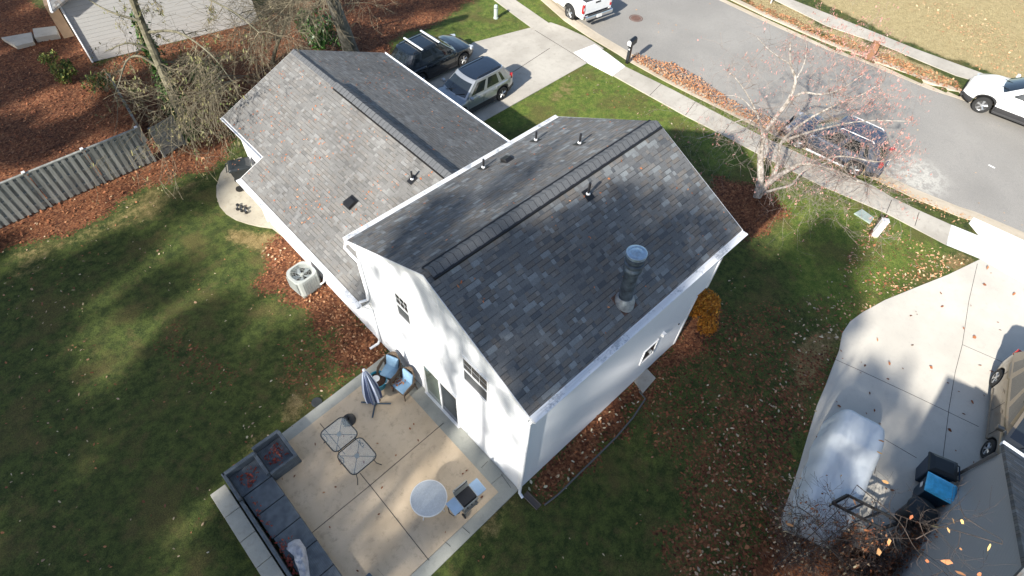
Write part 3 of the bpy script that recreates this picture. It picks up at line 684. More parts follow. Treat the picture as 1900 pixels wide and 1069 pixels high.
def car(name, label, cat, px, heading, scale, P_, body, roofm=None, rim=None, group=None):
    L, Wd, H = P_['L'], P_['W'], P_['H']; r = P_['r']; xf, xr = P_['xf'], P_['xr']; top = P_['top']; belt = P_['belt']
    root = thing(name, px, label, cat, heading, group); root.scale = (scale,)*3
    N = 72; st = sorted(set([-L/2+L*i/N for i in range(N+1)]+[c+dx for c in (xf, xr) for dx in (-r-.08, -r-.05, -r*.5, 0, r*.5, r+.05, r+.08)]))
    sec = []; er = P_.get('er', .25); ef = P_.get('ef', .30)
    for x in st:
        u = 2*x/L; e = ef if u > 0 else er
        w = Wd/2*(1-e*abs(u)**7)*(1-.03*abs(u)**2)
        zt = interp(top, x); zb = .24+.16*abs(u)**10
        for c in (xf, xr):
            d = abs(x-c); Ra = r+.075
            if d < Ra: zb = max(zb, r+math.sqrt(Ra*Ra-d*d))
        zb = min(zb, zt-.12); cr = P_.get('crown', .03)
        h = zt-zb
        sec.append([(x, 0, zb), (x, w*.72, zb), (x, w-.03, zb), (x, w-.005, zb+min(.05, h*.15)), (x, w, zb+h*.35), (x, w-.008, zb+h*.62), (x, w-.04, zb+h*.86), (x, w-.10, zt-.012), (x, w*.55, zt+cr*.6), (x, 0, zt+cr)])
    n = len(sec[0]); mb = MB()
    for s_ in sec:
        for (x, y, z) in s_: mb.v.append((x, y, z))
        for (x, y, z) in s_[1:-1]: mb.v.append((x, -y, z))
    def vi(i, k, side):
        st_ = i*(2*n-2)
        if side > 0 or k in (0, n-1): return st_+k
        return st_+n+(k-1)
    for i in range(len(st)-1):
        xm = (st[i]+st[i+1])/2
        for k in range(n-1):
            for sd_ in (1, -1):
                a, b, c, d = vi(i, k, sd_), vi(i+1, k, sd_), vi(i+1, k+1, sd_), vi(i, k+1, sd_)
                f = (a, b, c, d) if sd_ < 0 else (d, c, b, a)
                zm = (sec[i][k][2]+sec[i][k+1][2])/2
                near = min(abs(xm-xf), abs(xm-xr)) < r+.16
                cl = P_.get('clad') and ((k <= 3 and zm < .5) or (near and k <= 3 and zm < .9))
                mb.f.append(f); mb.m.append(1 if (k < 2 or cl) else 0)
    for i, rev in ((0, False), (len(st)-1, True)):
        loop = [vi(i, k, 1) for k in range(n)]+[vi(i, k, -1) for k in range(n-2, 0, -1)]
        mb.f.append(tuple(loop if rev else loop[::-1])); mb.m.append(0)
    bo = mb.build('body', [body, M_clad], root, smooth=True, angle=50)
    # cabin: rounded-rectangle plan lofted from the belt line to the roof
    cx0, cx1, tx0, tx1 = P_['cab']            # rear base, front base, rear top, front top
    wb, wt = Wd/2-.07, Wd/2-P_.get('tumble', .24)
    def outline(x0, x1, w, bow, rb):
        o = []; rc = .10
        for k in range(9):
            y = -w+rc+(2*w-2*rc)*k/8; o.append((x1-bow*(y/w)**2, y, 'front'))
        o.append((x1-bow-rc*.35, w-rc*.3, 'corner'))
        for k in range(15):
            x = x1-bow-rc+(x0+rb+rc-(x1-bow-rc))*k/14; t = 1-.10*max(0, (abs((x-(x0+x1)/2)/((x1-x0)/2)))**4); o.append((x, w*t, 'side'))
        o.append((x0+rb+rc*.35, w*.9-rc*.3, 'corner'))
        for k in range(9):
            y = w*.9-rc-(2*w*.9-2*rc)*k/8; o.append((x0+rb*(y/w)**2, y, 'rear'))
        o.append((x0+rb+rc*.35, -w*.9+rc*.3, 'corner'))
        for k in range(15):
            x = x0+rb+rc+(x1-bow-rc-(x0+rb+rc))*k/14; t = 1-.10*max(0, (abs((x-(x0+x1)/2)/((x1-x0)/2)))**4); o.append((x, -w*t, 'side2'))
        o.append((x1-bow-rc*.35, -w+rc*.3, 'corner'))
        return o
    zr = H; lv = []
    for t in (0, .12, .5, .84, .93, 1.0):
        x0 = cx0+(tx0-cx0)*t; x1 = cx1+(tx1-cx1)*t; w = wb+(wt-wb)*t
        z = belt-.03+(zr-.045-belt+.03)*t
        lv.append([(a, b, z-(.0 if t < 1 else 0)) for a, b, c in outline(x0, x1, w, .16-.06*t, .10)])
    kinds = [c for _, _, c in outline(cx0, cx1, wb, .16, .10)]; m_ = len(kinds)
    parts = {}
    pil = P_.get('pillars', (.02, .36, .64, .98)); rwc = P_.get('rear_quarter', 2)
    def bucket(j):
        k0, k1 = kinds[j], kinds[(j+1) % m_]
        if k0 == k1 == 'front': return 'windscreen'
        if k0 == k1 == 'rear': return 'rear_window'
        if k0 == k1 and k0 in ('side', 'side2'):
            base = 10 if k0 == 'side' else 10+15+1+9+1
            i = j-base; 
            if k0 == 'side2': i = 13-i
            f0 = i/14.; 
            for q, pp in enumerate(P_.get('bp', (5, 10))):
                if i == pp: return 'body'
            if i > 12-rwc+1: return 'body'
            if i <= 0: return 'body'
            q = sum(1 for pp in P_.get('bp', (5, 10)) if i > pp); return 'side_window%d%s' % (q, k0)
        return 'body'
    B = {}
    for li in range(len(lv)-1):
        for j in range(m_):
            b_ = bucket(j)
            if li in (0, 3, 4): b_ = 'body'
            if b_ in ('windscreen', 'rear_window') and li == 0: b_ = b_
            q = B.setdefault(b_, MB())
            j2 = (j+1) % m_
            q.add([lv[li][j], lv[li][j2], lv[li+1][j2], lv[li+1][j]], [(0, 1, 2, 3)])
    # roof skin: shrink rings towards the centre with a slight dome
    ring = lv[-1]; c0 = sum((Vector(p) for p in ring), Vector())/m_; prev = ring; rq = MB(); cq = B['body']
    for s_, dz in ((.955, .022), (.86, .035), (.55, .045), (.2, .05)):
        cur = [tuple(c0+(Vector(p)-c0)*s_*1.0+Vector((0, 0, dz))) for p in ring]
        tgt = cq if s_ > .9 else rq
        tgt.add(prev+cur, [(i, (i+1) % m_, m_+(i+1) % m_, m_+i) for i in range(m_)]); prev = cur
    rq.add(prev, [tuple(range(m_))])
    cq.build('cabin_frame', body, root, smooth=True, angle=60)
    rq.build('roof_panel', roofm or body, root, smooth=True, angle=60)
    for k, q in B.items():
        if k == 'body': continue
        q.build('side_window' if k.startswith('side') else k, M_carglass, root, smooth=True)
    # dark interior block beneath the glass line
    # wheels
    for x in (xf, xr):
        for s_ in (1, -1): wheel(root, x, s_*(Wd/2-.125), r, s_, rim or M_rim)
    zt = lambda x: interp(top, x)
    hw = Wd/2
    # lamps, grille, plates, mirrors, handles, seams
    zl = P_.get('lampz', .72)
    for s_ in (1, -1):
        MB().obox((L/2-.30, s_*(hw-.24), zl+.02), (.30, .28, .12), Matrix.Rotation(-s_*.55, 3, 'Z')).build('headlight', M_lamp, root, bevel=.03)
        MB().obox((-L/2+.20, s_*(hw-.27), P_.get('tailz', .95)), (.16, .24, P_.get('tailh', .24)), Matrix.Rotation(s_*.35, 3, 'Z')).build('tail_light', M_red, root, bevel=.03)
        xm = cx1-.42
        mr = MB(); mr.obox((xm, s_*(hw+.10), belt+.06), (.14, .22, .15)); mr.build('wing_mirror', P_.get('mirm', body), root, bevel=.035)
        for xh in P_.get('handles', (.15, -.75)): MB().obox((xh, s_*(hw+.008), belt-.16), (.16, .03, .03)).build('door_handle', P_.get('hm', body), root, bevel=.008)
        for xs_ in P_.get('seams', (.85, -.10, -1.02)):
            pts = [(xs_+.02*math.sin(t*3), s_*(hw+.0-.002-.03*max(0, t-.6)), .36+(belt-.42)*t) for t in np.linspace(0, 1, 7)]
            MB().tube(pts, .007, 4).build('door_seam', M_blk, root)
        MB().obox(((xf+xr)/2, s_*(hw-.03), .27), (xf-xr-2*r-.2, .08, .10)).build('sill', P_.get('sillm', M_clad), root, bevel=.02)
        if P_.get('rails'):
            z0 = H+.015; mb = MB().tube([(tx1-.25, s_*(wt-.07), H-.03), (tx1-.33, s_*(wt-.08), z0+.03), (tx0+.35, s_*(wt-.10), z0+.03), (tx0+.25, s_*(wt-.10), H-.03)], .018, 6); mb.build('roof_rail', P_['rails'], root, smooth=True)
    MB().obox((L/2-.05, 0, .58), (.08, Wd*.52, .22)).build('grille', M_blk, root, bevel=.02)
    MB().obox((L/2-.03, 0, .33), (.10, Wd*.62, .12)).build('bumper_intake', M_clad, root, bevel=.02)
    MB().obox((-L/2+.03, 0, .40), (.12, Wd*.74, .22)).build('bumper', M_clad, root, bevel=.04)
    MB().obox((-L/2-.005, 0, P_.get('plz', .85)), (.02, .32, .16)).build('number_plate', M_plate, root)
    for y in (-.45, .2): MB().tube([(cx1-.06, y, belt+.03), (cx1-.32, y+.42, belt+.16+.02)], .012, 5).build('wiper', M_blk, root)
    return root
SUV = dict(L=4.62, W=1.86, H=1.67, r=.355, xf=1.40, xr=-1.36, belt=1.03, clad=True, rails=M_blk,
  top=[(-2.31,.62),(-2.28,.86),(-2.2,1.0),(-1.9,1.04),(.9,1.04),(1.05,1.02),(1.5,.97),(1.95,.88),(2.2,.76),(2.31,.56)],
  cab=(-2.22, 1.18, -1.72, .32), bp=(5, 10), tailz=.98, plz=.82)
def span(a, b): d = Vector(b)-Vector(a); return math.atan2(d.y, d.x)
def place(contact, local, heading, scale, z=0):
    """root location so that the local ground point lies at the world contact"""
    c, s = math.cos(heading), math.sin(heading); x, y = local[0]*scale, local[1]*scale
    return (contact.x-(c*x-s*y), contact.y-(s*x+c*y), z)
M_lampbar = mat('silver_roof_bar', (.78,.79,.80), .5, .2)
S_silver = paint('silver_paint', (.36, .38, .40), .55); S_black = paint('black_paint', (.008, .012, .016), .0, .2)
S_white = paint('white_paint', (.80, .81, .80)); S_dkblue = paint('dark_blue_paint', (.06, .075, .11), .3); S_gold = paint('champagne_paint', (.20, .165, .12), .5)
M_pano = mat('panoramic_roof_glass', (.008, .012, .02), .05, spec=1, coat=1)
# silver SUV: nose to the house (heading ~180 deg), left rear wheel touches the drive at a known spot
hd = span(P(932,184), P(866,214)); print('HEAD silver', math.degrees(hd))
hd = R(181)
Ps = dict(SUV, hm=M_chrome)
car('parked_suv', 'silver SUV with a black glass roof parked nose to the house on the driveway', 'car', place(P(932,186), (-1.36, .90), hd, .97, .014), hd, .97, Ps, S_silver, M_pano, group='cars on the left driveway')
hd = R(1)
Pb = dict(SUV, L=4.75, H=1.70, xf=1.45, xr=-1.38, rails=M_blk, hm=S_black)
bs = car('parked_suv', 'black SUV with two silver roof bars parked beside the silver one', 'car', place(P(861,123), (1.45, -.90), hd, .98, .014), hd, .98, Pb, S_black, None, group='cars on the left driveway')
for x in (.05, -1.0): MB().obox((x, 0, 1.78), (.10, 1.46, .04)).build('roof_bar', M_lampbar, bs, bevel=.01)
# white crossover on the far side of the street
hd = span(P(1815,208,ROADZ), P(1900,241,ROADZ))+math.pi; print('HEAD white', math.degrees(hd), 'street', math.degrees(span(P(1731,157), P(1779,172))))
Pw = dict(SUV, L=4.5, W=1.82, H=1.62, r=.35, rails=M_chrome, sillm=M_clad, xf=1.34, xr=-1.32, ef=.36)
car('parked_car', 'white crossover with black wheel arches parked on the far side of the street', 'car', place(P(1811,209,ROADZ), (1.34, .90), hd, 1.17, ROADZ), hd, 1.17, Pw, S_white, None)
# dark SUV under the bare tree
hd = R(97)
hd = span(P(1655,362,ROADZ), P(1500,288,ROADZ)); print('HEAD dark', math.degrees(hd))
Pd = dict(SUV, L=4.75, W=1.9, H=1.72, rails=M_lampbar, sillm=M_lampbar, hm=M_chrome)  # pale rails and sills stand in for bright reflections along the body
c_ = P(1548,270,.3)
car('parked_suv', 'dark blue SUV parked at the kerb under the bare tree with red twigs', 'car', (c_.x, c_.y, ROADZ), hd, .97, Pd, S_dkblue, None)
# minivan
hd = span(P(1838,708), P(1822,836)); print('HEAD van', math.degrees(hd))
Pv = dict(SUV, L=5.05, W=1.98, H=1.74, r=.34, xf=1.55, xr=-1.47, belt=1.02, clad=False, rails=M_chrome,
  top=[(-2.52,.6),(-2.5,.9),(-2.42,1.02),(-2.1,1.04),(1.2,1.04),(1.5,1.0),(1.9,.92),(2.3,.80),(2.45,.68),(2.52,.5)], cab=(-2.46, 1.62, -2.22, .45), bp=(4, 9), handles=(.3, -.55), seams=(1.0, .0, -1.35), sillm=S_gold)
car('parked_minivan', 'champagne brown minivan parked nose in at the end of the pale driveway', 'minivan', place(P(1834,710), (-1.47, -.97), hd, .97, .016), hd, .97, Pv, S_gold, None)
# white pickup truck: only its bed and tail reach into the picture
def pickup():
    hd = span(P(1055,36,ROADZ), P(1017,14,ROADZ)); hd = R(82); print('HEAD truck', math.degrees(hd))
    sc_ = 1.04; root = thing('pickup_truck', place(P(1056,37,ROADZ), (-1.85, .93), hd, sc_, ROADZ), 'white pickup truck with red tail lights parked at the kerb by the driveway mouth', 'pickup truck', hd); root.scale = (sc_,)*3
    r = .405; W2 = 1.0; ax = -1.85; xr_ = -2.95; xc = -.75
    # bed sides with real wheel arches
    for s_ in (1, -1):
        mb = MB(); N = 40; pts = []
        for i in range(N+1):
            x = xr_+(xc-xr_)*i/N; zb = .50; d = abs(x-ax); Ra = r+.11
            if d < Ra: zb = max(zb, r+math.sqrt(Ra*Ra-d*d))
            pts.append((x, zb))
        y0, y1, yi = s_*W2, s_*(W2-.03), s_*(W2-.16)
        for (x, zb) in pts: mb.v += [(x, y1, zb), (x, y0, zb+.08), (x, y0, 1.12), (x, y0-s_*.03, 1.36), (x, y0-s_*.07, 1.40), (x, yi, 1.40), (x, yi, zb if zb > .62 else .62)]
        for i in range(N):
            for k in range(7):
                k2 = (k+1) % 7; f = (i*7+k, i*7+k2, (i+1)*7+k2, (i+1)*7+k); mb.f.append(f if s_ < 0 else f[::-1]); mb.m.append(0)
        mb.f.append(tuple(range(7))); mb.m.append(0); mb.f.append(tuple(N*7+k for k in range(6, -1, -1))); mb.m.append(0)
        mb.build('bed_side', S_white, root, smooth=True, angle=40)
        MB().obox((xr_+.05, s_*(W2-.05), 1.06), (.14, .13, .48)).build('tail_light', M_red, root, bevel=.02)
        MB().obox((xr_-.018, s_*(W2-.06), 1.06), (.02, .10, .14)).build('reversing_light', M_lamp, root)
        wheel(root, ax, s_*(W2-.15), r, s_, M_rim, .27); wheel(root, 1.9, s_*(W2-.15), r, s_, M_rim, .27)
    MB().obox((xr_+.03, 0, 1.06), (.07, 2*W2-.26, .62)).build('tailgate', S_white, root, bevel=.02)
    MB().obox((xr_-.01, 0, 1.25), (.012, .34, .08)).build('tailgate_handle', M_clad, root)
    MB().obox((-1.85, 0, .68), (2.1, 2*W2-.30, .05)).build('bed_floor', M_clad, root)
    MB().obox((xc-.04, 0, 1.03), (.06, 2*W2-.28, .74)).build('bed_front', S_white, root)
    b = MB().obox((xr_-.14, 0, .62), (.20, 2*W2-.04, .22)); b.build('rear_bumper', M_chrome, root, bevel=.05)
    MB().obox((xr_-.19, 0, .75), (.12, 2*W2-.5, .02)).build('bumper_step', M_clad, root)
    MB().obox((xr_-.25, 0, .62), (.02, .34, .17)).build('number_plate', M_plate, root)
    # cab
    mb = MB(); prof = [(-.72,.45),(-.72,1.18),(-.60,1.9),(-.35,1.96),(.75,1.96),(1.05,1.88),(1.75,1.25),(2.75,1.12),(2.95,.95),(2.98,.5)]
    vs = [(x, y*(1 if z < 1.2 else .80), z) for y in (-W2, W2) for x, z in prof]; n = len(prof)
    mb.add(vs, [tuple(range(n)), tuple(range(2*n-1, n-1, -1))]+[((i+1) % n, i, n+i, n+(i+1) % n) for i in range(n)]); mb.build('cab', S_white, root, bevel=.04)
    for s_ in (1, -1): MB().obox((.3, s_*(W2*.88), 1.55), (1.9, .02, .42), Matrix.Rotation(s_*.28, 3, 'X')).build('side_window', M_carglass, root)
    MB().obox((-.70, 0, 1.55), (.02, 1.3, .45), Matrix.Rotation(.17, 3, 'Y')).build('rear_window', M_carglass, root)
    # black lettering strip on the bed side is drawn as small slanted bars
    mb = MB()
    for k in range(4): mb.obox((-1.0-.07*k, W2+.004, 1.22), (.045, .006, .07), Matrix.Rotation(.2, 3, 'Y'))
    mb.build('badge', M_clad, root)
pickup()
# ================================================================== PATIO
pz = .05
struct('patio', MB().prism([(-.50,-.02),(-.50,5.55),(-5.3,5.35),(-6.1,-.05),(-5.2,-.06)], -.08, pz), M_patio)
bd = MB(); bd.prism([(-.01,5.92),(-.01,.28),(-.50,.30),(-.50,5.55)], -.08, pz-.006); bd.prism([(-.01,5.93),(-.51,5.555),(-5.3,5.35),(-5.3,5.72)], -.08, pz-.003); bd.prism([(-.01,.27),(-.01,-.36),(-7.2,-.50),(-7.2,-.10),(-.51,-.02),(-.51,.29)], -.08, pz-.009)
struct('patio_border', bd, M_bord)
jm = MB()
for a in (((823,785),(684,903),(575,992)),((668,878),(690,905),(796,1040)),((594,786),(640,843))): jm.tube([(P(*q,pz).x, P(*q,pz).y, pz+.001) for q in a], .010, 4)
for a in (((822,1002),(836,1014)),((858,978),(872,990)),((893,868),(905,856)),((930,880),(948,905)),((700,1055),(712,1069))): jm.tube([(P(*q,pz).x, P(*q,pz).y, pz-.004) for q in a], .006, 4)
struct('patio_joint', jm, M_dark)
struct('side_pad', MB().prism(pl([(1171,701),(1197,683),(1216,703),(1192,731)]), -.02, .06), M_conc)
struct('side_pad', MB().prism(pl([(697,683),(722,662),(735,672),(710,694)]), -.02, .045), M_bord)
rp = MB(); c0 = P(478,362); poly = pl([(448,292),(425,302),(410,322),(402,346),(402,366),(408,384),(420,398),(438,409),(460,416),(482,421),(505,424)])+[(0, 12.9), (1.0, 13.8), (1.0, 16.6)]
struct('round_pad', rp.prism(poly, -.06, .03), concrete('round_pad_concrete', (.36,.32,.25), (.47,.43,.34), stain=(.22,.19,.15), st=.5, scale=1.5))
# ------------------------------------------------------------------ outdoor sofa, retaining wall
M_sofa = NT('grey_weave_panels', .6)
def _sf(t):
    p = t.pos(); sx = t.node('SeparateXYZ'); t.n.links.new(p, sx.inputs[0]); f = t.math('FRACT', t.math('MULTIPLY', sx.outputs[0], 22)); n_ = t.noise(p, 5, 4)
    c = t.mix(t.step(n_, .3, .7), (.075, .088, .10), (.12, .14, .155)); c = t.mix(t.math('MULTIPLY', t.math('LESS_THAN', f, .2), .4), c, (.035, .04, .048)); t.color(c); t.bump(f, .4, .006)
_sf(M_sofa); M_sofa = M_sofa.m
M_cap_st = concrete('wall_cap_stone', (.36, .345, .29), (.47, .445, .37), stain=(.17, .16, .13), scale=2)
M_blockst = concrete('wall_block_stone', (.22, .23, .22), (.30, .30, .28), stain=(.12, .12, .11), scale=2)
wl = thing('retaining_wall', (-6.3, 2.5, 0), 'low pale stone wall along the far edge of the patio behind the grey bench', 'wall')
O = (-6.3, 2.5, 0)
MB().box((-6.52, -1.5, -.05), (-6.14, 5.22, .33)).build('wall_body', M_blockst, wl, origin=O)
y = 5.3
for k in range(8):
    y1 = y-.86; MB().obox((-6.33, (y+y1)/2, .365), (.45, .845, .07), bev=0).build('cap_stone', M_cap_st, wl, origin=O, bevel=.012); y = y1
sf = thing('outdoor_bench', (-5.2, 3.2, pz), 'L shaped grey panelled bench with fallen red leaves on its seats along the patio edge', 'bench'); O = (-5.2, 3.2, pz)
def seat(x0, y0, x1, y1, z=.38, nm='seat'):
    mb = MB().box((x0, y0, pz), (x1, y1, z)); mb.build(nm, M_sofa, sf, origin=O, bevel=.02)
for k, (a, b) in enumerate(((4.62,3.92),(3.90,3.10),(3.08,2.28),(2.26,1.46),(1.44,.64),(.62,-.2))): seat(-5.92+.03*k, b, -5.03-.03*k*0, a)
seat(-5.95, 4.64, -5.06, 5.38, .40, 'corner_seat'); seat(-5.03, 4.66, -4.27, 5.56, .34, 'end_seat')
for a, b, z in (((-5.10+.05, 5.56), (-4.2, 5.66), .60), ((-4.27, 4.60), (-4.17, 5.60), .60), ((-5.02, 4.58), (-4.17, 4.66), .58), ((-5.12, 4.66), (-5.03, 5.52), .58), ((-6.02, 5.38), (-5.06, 5.49), .66), ((-6.04, 4.50), (-5.95, 5.49), .66)):
    MB().box((a[0], a[1], pz), (b[0], b[1], z)).build('back_panel', M_sofa, sf, origin=O, bevel=.015)
MB().box((-6.05, -.2, pz), (-5.96, 4.48, .56)).build('back_panel', M_sofa, sf, origin=O, bevel=.015)
# tarp lying on the bench
M_tarp = mat('grey_tarp', (.36, .37, .40), .55, var=.25, scale=5)
def cloth(nm, outline, hfun, m_, n=10, base=0, parent=None):
    """closed sheet: outline ring shrunk towards the centre, height from hfun(t, x, y)"""
    c = sum((Vector((x, y, 0)) for x, y in outline), Vector())/len(outline); m2 = len(outline); mb = MB(); N = n
    for k in range(N+1):
        t = k/N
        for x, y in outline:
            q = c+(Vector((x, y, 0))-c)*(1-t)
            mb.v.append((q.x, q.y, hfun(t, q.x, q.y)))
    for k in range(N):
        for i in range(m2): mb.f.append((k*m2+i, k*m2+(i+1) % m2, (k+1)*m2+(i+1) % m2, (k+1)*m2+i)); mb.m.append(0)
    return mb.build(nm, m_, parent, smooth=True, angle=70)
def densify(poly, d=.12):
    o = []
    for i in range(len(poly)):
        a, b = Vector(poly[i]), Vector(poly[(i+1) % len(poly)]); n = max(1, int((b-a).length/d))
        for k in range(n): o.append(tuple(a+(b-a)*k/n))
    return o
tp = densify(pl([(555,999),(545,1000),(533,1007),(530,1018),(544,1026),(546,1040),(556,1069),(562,1090),(575,1090),(574,1069),(571,1040),(566,1015)], .45), .06)
def th(t, x, y): return .385+.30*min(1, t*2.6)**.7*(.7+.5*mnoise.noise(Vector((x*4, y*4, 0))))+.05*mnoise.noise(Vector((x*14, y*14, 3)))*min(1, t*5)
tarp = cloth('tarp', tp, th, M_tarp, 12); tag(tarp, 'crumpled grey tarp lying on the grey bench among red leaves', 'tarp')
# block at the lower edge of the patio
tag(MB().obox((P(683,1066,.3).x-.16, P(683,1066,.3).y-.18, pz+.2), (.46, .30, .40), Matrix.Rotation(.1, 3, 'Z')).build('storage_box', mat('slate_blue_plastic', (.06, .09, .12), .5, var=.2), bevel=.025), 'slate blue storage box at the lower edge of the patio', 'box')
# glass tables
M_tglass = mat('table_glass', (.55, .60, .58), .05, alpha=.22, spec=.8); M_tframe = mat('dark_table_frame', (.02, .025, .025), .45)
def gtable(x, y, s, label, rz=0):
    t = thing('patio_table', (x, y, pz), label, 'table', rz, 'square glass patio tables'); z = .68; h = s/2; rc = .16; ring = []
    for cx_, cy_, a0 in ((h-rc, h-rc, 0), (-h+rc, h-rc, 90), (-h+rc, -h+rc, 180), (h-rc, -h+rc, 270)):
        for k in range(6): a = R(a0+18*k); ring.append((cx_+rc*math.cos(a), cy_+rc*math.sin(a), z))
    MB().tube(ring, .017, 8, closed=True).build('table_frame', M_tframe, t, smooth=True)
    MB().prism([(p[0]*.985, p[1]*.985) for p in ring], z-.004, z+.004).build('table_top', M_tglass, t)
    MB().lathe([(.03, z-.05), (.07, z-.02), (.07, z+.010), (.02, z+.012)], 16).build('hub', mat('hub_grey', (.25,.28,.28), .4), t, smooth=True)
    for sx, sy in ((1,1),(1,-1),(-1,1),(-1,-1)):
        MB().tube([(sx*.05, sy*.05, z-.022), (sx*(h-.06), sy*(h-.06), z-.022)], .011, 6).build('brace', M_tframe, t, smooth=True)
        MB().tube([(sx*(h-.08), sy*(h-.08), z-.02), (sx*(h-.13), sy*(h-.13), .45), (sx*(h-.09), sy*(h-.09), .12), (sx*(h-.0), sy*(h-.0), .0)], .013, 6).build('leg', M_tframe, t, smooth=True)
    return t
gtable(-2.96, 4.24, .84, 'square glass patio table nearer the closed umbrella', .03); gtable(-2.95, 3.34, .86, 'square glass patio table nearer the round white table', .03)
ub = thing('umbrella_base', (P(648,780,pz).x, P(648,780,pz).y, pz), 'round black umbrella base on the patio under the glass table corner', 'umbrella base')
MB().lathe([(.0, 0), (.21, 0), (.21, .05), (.16, .09), (.04, .11), (.0, .11)], 24).build('base_disc', M_blk, ub, smooth=True); MB().lathe([(.03, .1), (.03, .3)], 12).build('tube_socket', M_blk, ub, smooth=True)
# round table
rt = thing('round_table', (-2.18, 1.02, pz), 'round pale grey table top standing between the grill and the glass tables', 'table')
M_rt = mat('grey_stone_laminate', (.42, .45, .47), .5, var=.12, scale=30, bump=.1); M_wm = mat('white_metal', (.7, .7, .68), .4)
MB().lathe([(.0, .60), (.45, .60), (.50, .612), (.505, .63), (.50, .645), (.48, .648), (.0, .648)], 40).build('table_top', M_rt, rt, smooth=True)
MB().lathe([(.485, .605), (.512, .61), (.516, .632), (.508, .65), (.488, .652)], 40, cap=False).build('edge_band', M_wm, rt, smooth=True)
for k in range(4):
    a = R(45+90*k-20); MB().tube([(math.cos(a)*.30, math.sin(a)*.30, .60), (math.cos(a)*.36, math.sin(a)*.36, .3), (math.cos(a)*.44, math.sin(a)*.44, 0)], .016, 8).build('leg', M_wm, rt, smooth=True)
# grill: long axis along +x (left shelf .. right shelf), fire box in between; the front faces -y
gr = thing('gas_grill', (-1.42, .33, pz), 'open black gas grill with two pale blue side shelves beside the round table', 'grill', R(-2))
M_shelf = mat('pale_blue_steel', (.30, .42, .56), .35, .3, var=.08); M_gst = mat('grill_steel', (.42, .42, .38), .35, .7, var=.15)
MB().obox((0, .0, .72), (.46, .40, .20)).build('fire_box', M_blk, gr, bevel=.02)
MB().obox((0, -.02, .835), (.42, .34, .012)).build('cooking_grate', mat('grate_iron', (.012, .012, .014), .5), gr)
ld = MB(); prof = [(.19, .82), (.26, .92), (.28, 1.05), (.24, 1.12), (.21, 1.10), (.235, 1.04), (.22, .94), (.16, .84)]
ld.add([(x, y, z) for x in (-.24, .24) for y, z in prof], [tuple(range(8)), tuple(range(15, 7, -1))]+[((i+1) % 8, i, 8+i, 8+(i+1) % 8) for i in range(8)])
lid = ld.build('lid', M_gst, gr, bevel=.008); MB().tube([(-.2, .22, 1.15), (-.2, .18, 1.19), (.2, .18, 1.19), (.2, .22, 1.15)], .012, 6).build('lid_handle', M_blk, lid)
for x, s in ((-.40, .30), (.40, .30)):
    MB().obox((x, -.02, .80), (s, .42, .03)).build('side_shelf', M_shelf, gr, bevel=.01)
MB().obox((-.245, -.02, .77), (.03, .42, .09)).build('end_trim', M_gst, gr, bevel=.01); MB().obox((.245, -.02, .77), (.03, .42, .09)).build('end_trim', M_gst, gr, bevel=.01)
cp_ = MB().obox((0, -.235, .70), (.50, .04, .13)).build('control_panel', M_gst, gr, bevel=.01)
for k in range(3): MB().lathe([(.025, 0), (.02, .03)], 10, (-.14+.14*k, -.255, .70), Matrix.Rotation(R(90), 3, 'X')).build('knob', M_blk, cp_)
M_gf = mat('grill_frame_grey', (.14, .15, .15), .5, .3)
for sx in (-.22, .22):
    for sy in (-.2, .18): MB().box((sx-.015, sy-.015, .05), (sx+.015, sy+.015, .63)).build('leg', M_gf, gr)
MB().obox((0, -.01, .20), (.46, .38, .02)).build('bottom_shelf', M_gf, gr); MB().obox((0, -.24, .35), (.48, .03, .08)).build('front_rail', M_gf, gr)
for s in (-.26, ): 
    for yy in (-.22, .18): MB().lathe([(.0, -.02), (.085, -.02), (.09, 0), (.085, .02), (.0, .02)], 18, (s, yy, .09), Matrix.Rotation(R(90), 3, 'Y')).build('wheel', M_blk, gr, smooth=True)
MB().tube([(-.54, .1, .75), (-.58, .0, .55), (-.52, -.1, .4), (-.36, -.16, .45), (-.3, -.1, .7)], .012, 6).build('gas_hose', M_blk, gr, smooth=True)
# closed umbrella with cross foot
um = thing('closed_umbrella', (-1.5, 4.66, pz), 'closed blue and white striped patio umbrella on a cross foot', 'umbrella')
M_um = NT('striped_canvas', .8)
def _um(t):
    tc = t.node('TexCoord'); sx = t.node('SeparateXYZ'); t.n.links.new(tc.outputs['Object'], sx.inputs[0]); a = t.math('ARCTAN2', sx.outputs[1], sx.outputs[0])
    s = t.math('SINE', t.math('MULTIPLY', a, 12)); c = t.mix(t.step(s, -.2, .2), (.055, .075, .14), (.33, .37, .46)); t.color(c)
_um(M_um); M_um = M_um.m; M_slate = mat('slate_blue_metal', (.06, .09, .12), .4, .3)
cn = MB(); n_ = 48; levels = [(.42, .21), (.62, .22), (.9, .215), (1.3, .175), (1.7, .12), (2.0, .075), (2.12, .04), (2.16, .02)]
for z, r_ in levels:
    for k in range(n_):
        a = 2*math.pi*k/n_; rr = r_*(1+.30*math.sin(a*8+.4)*(1 if z < 2 else .2)+.05*math.sin(a*17)); cn.v.append((rr*math.cos(a)+.0, rr*math.sin(a), z+.04*math.sin(a*8)*(z < .6)))
for i in range(len(levels)-1):
    for k in range(n_): cn.f.append((i*n_+k, i*n_+(k+1) % n_, (i+1)*n_+(k+1) % n_, (i+1)*n_+k)); cn.m.append(0)
cn.build('canopy', M_um, um, smooth=True); MB().tube([(0, 0, .02), (0, 0, 2.2)], .022, 10).build('pole', M_slate, um, smooth=True)
MB().lathe([(.0, 2.16), (.045, 2.17), (.05, 2.2), (.02, 2.25), (.0, 2.26)], 14).build('finial', mat('finial_grey', (.4,.42,.45), .4), um, smooth=True)
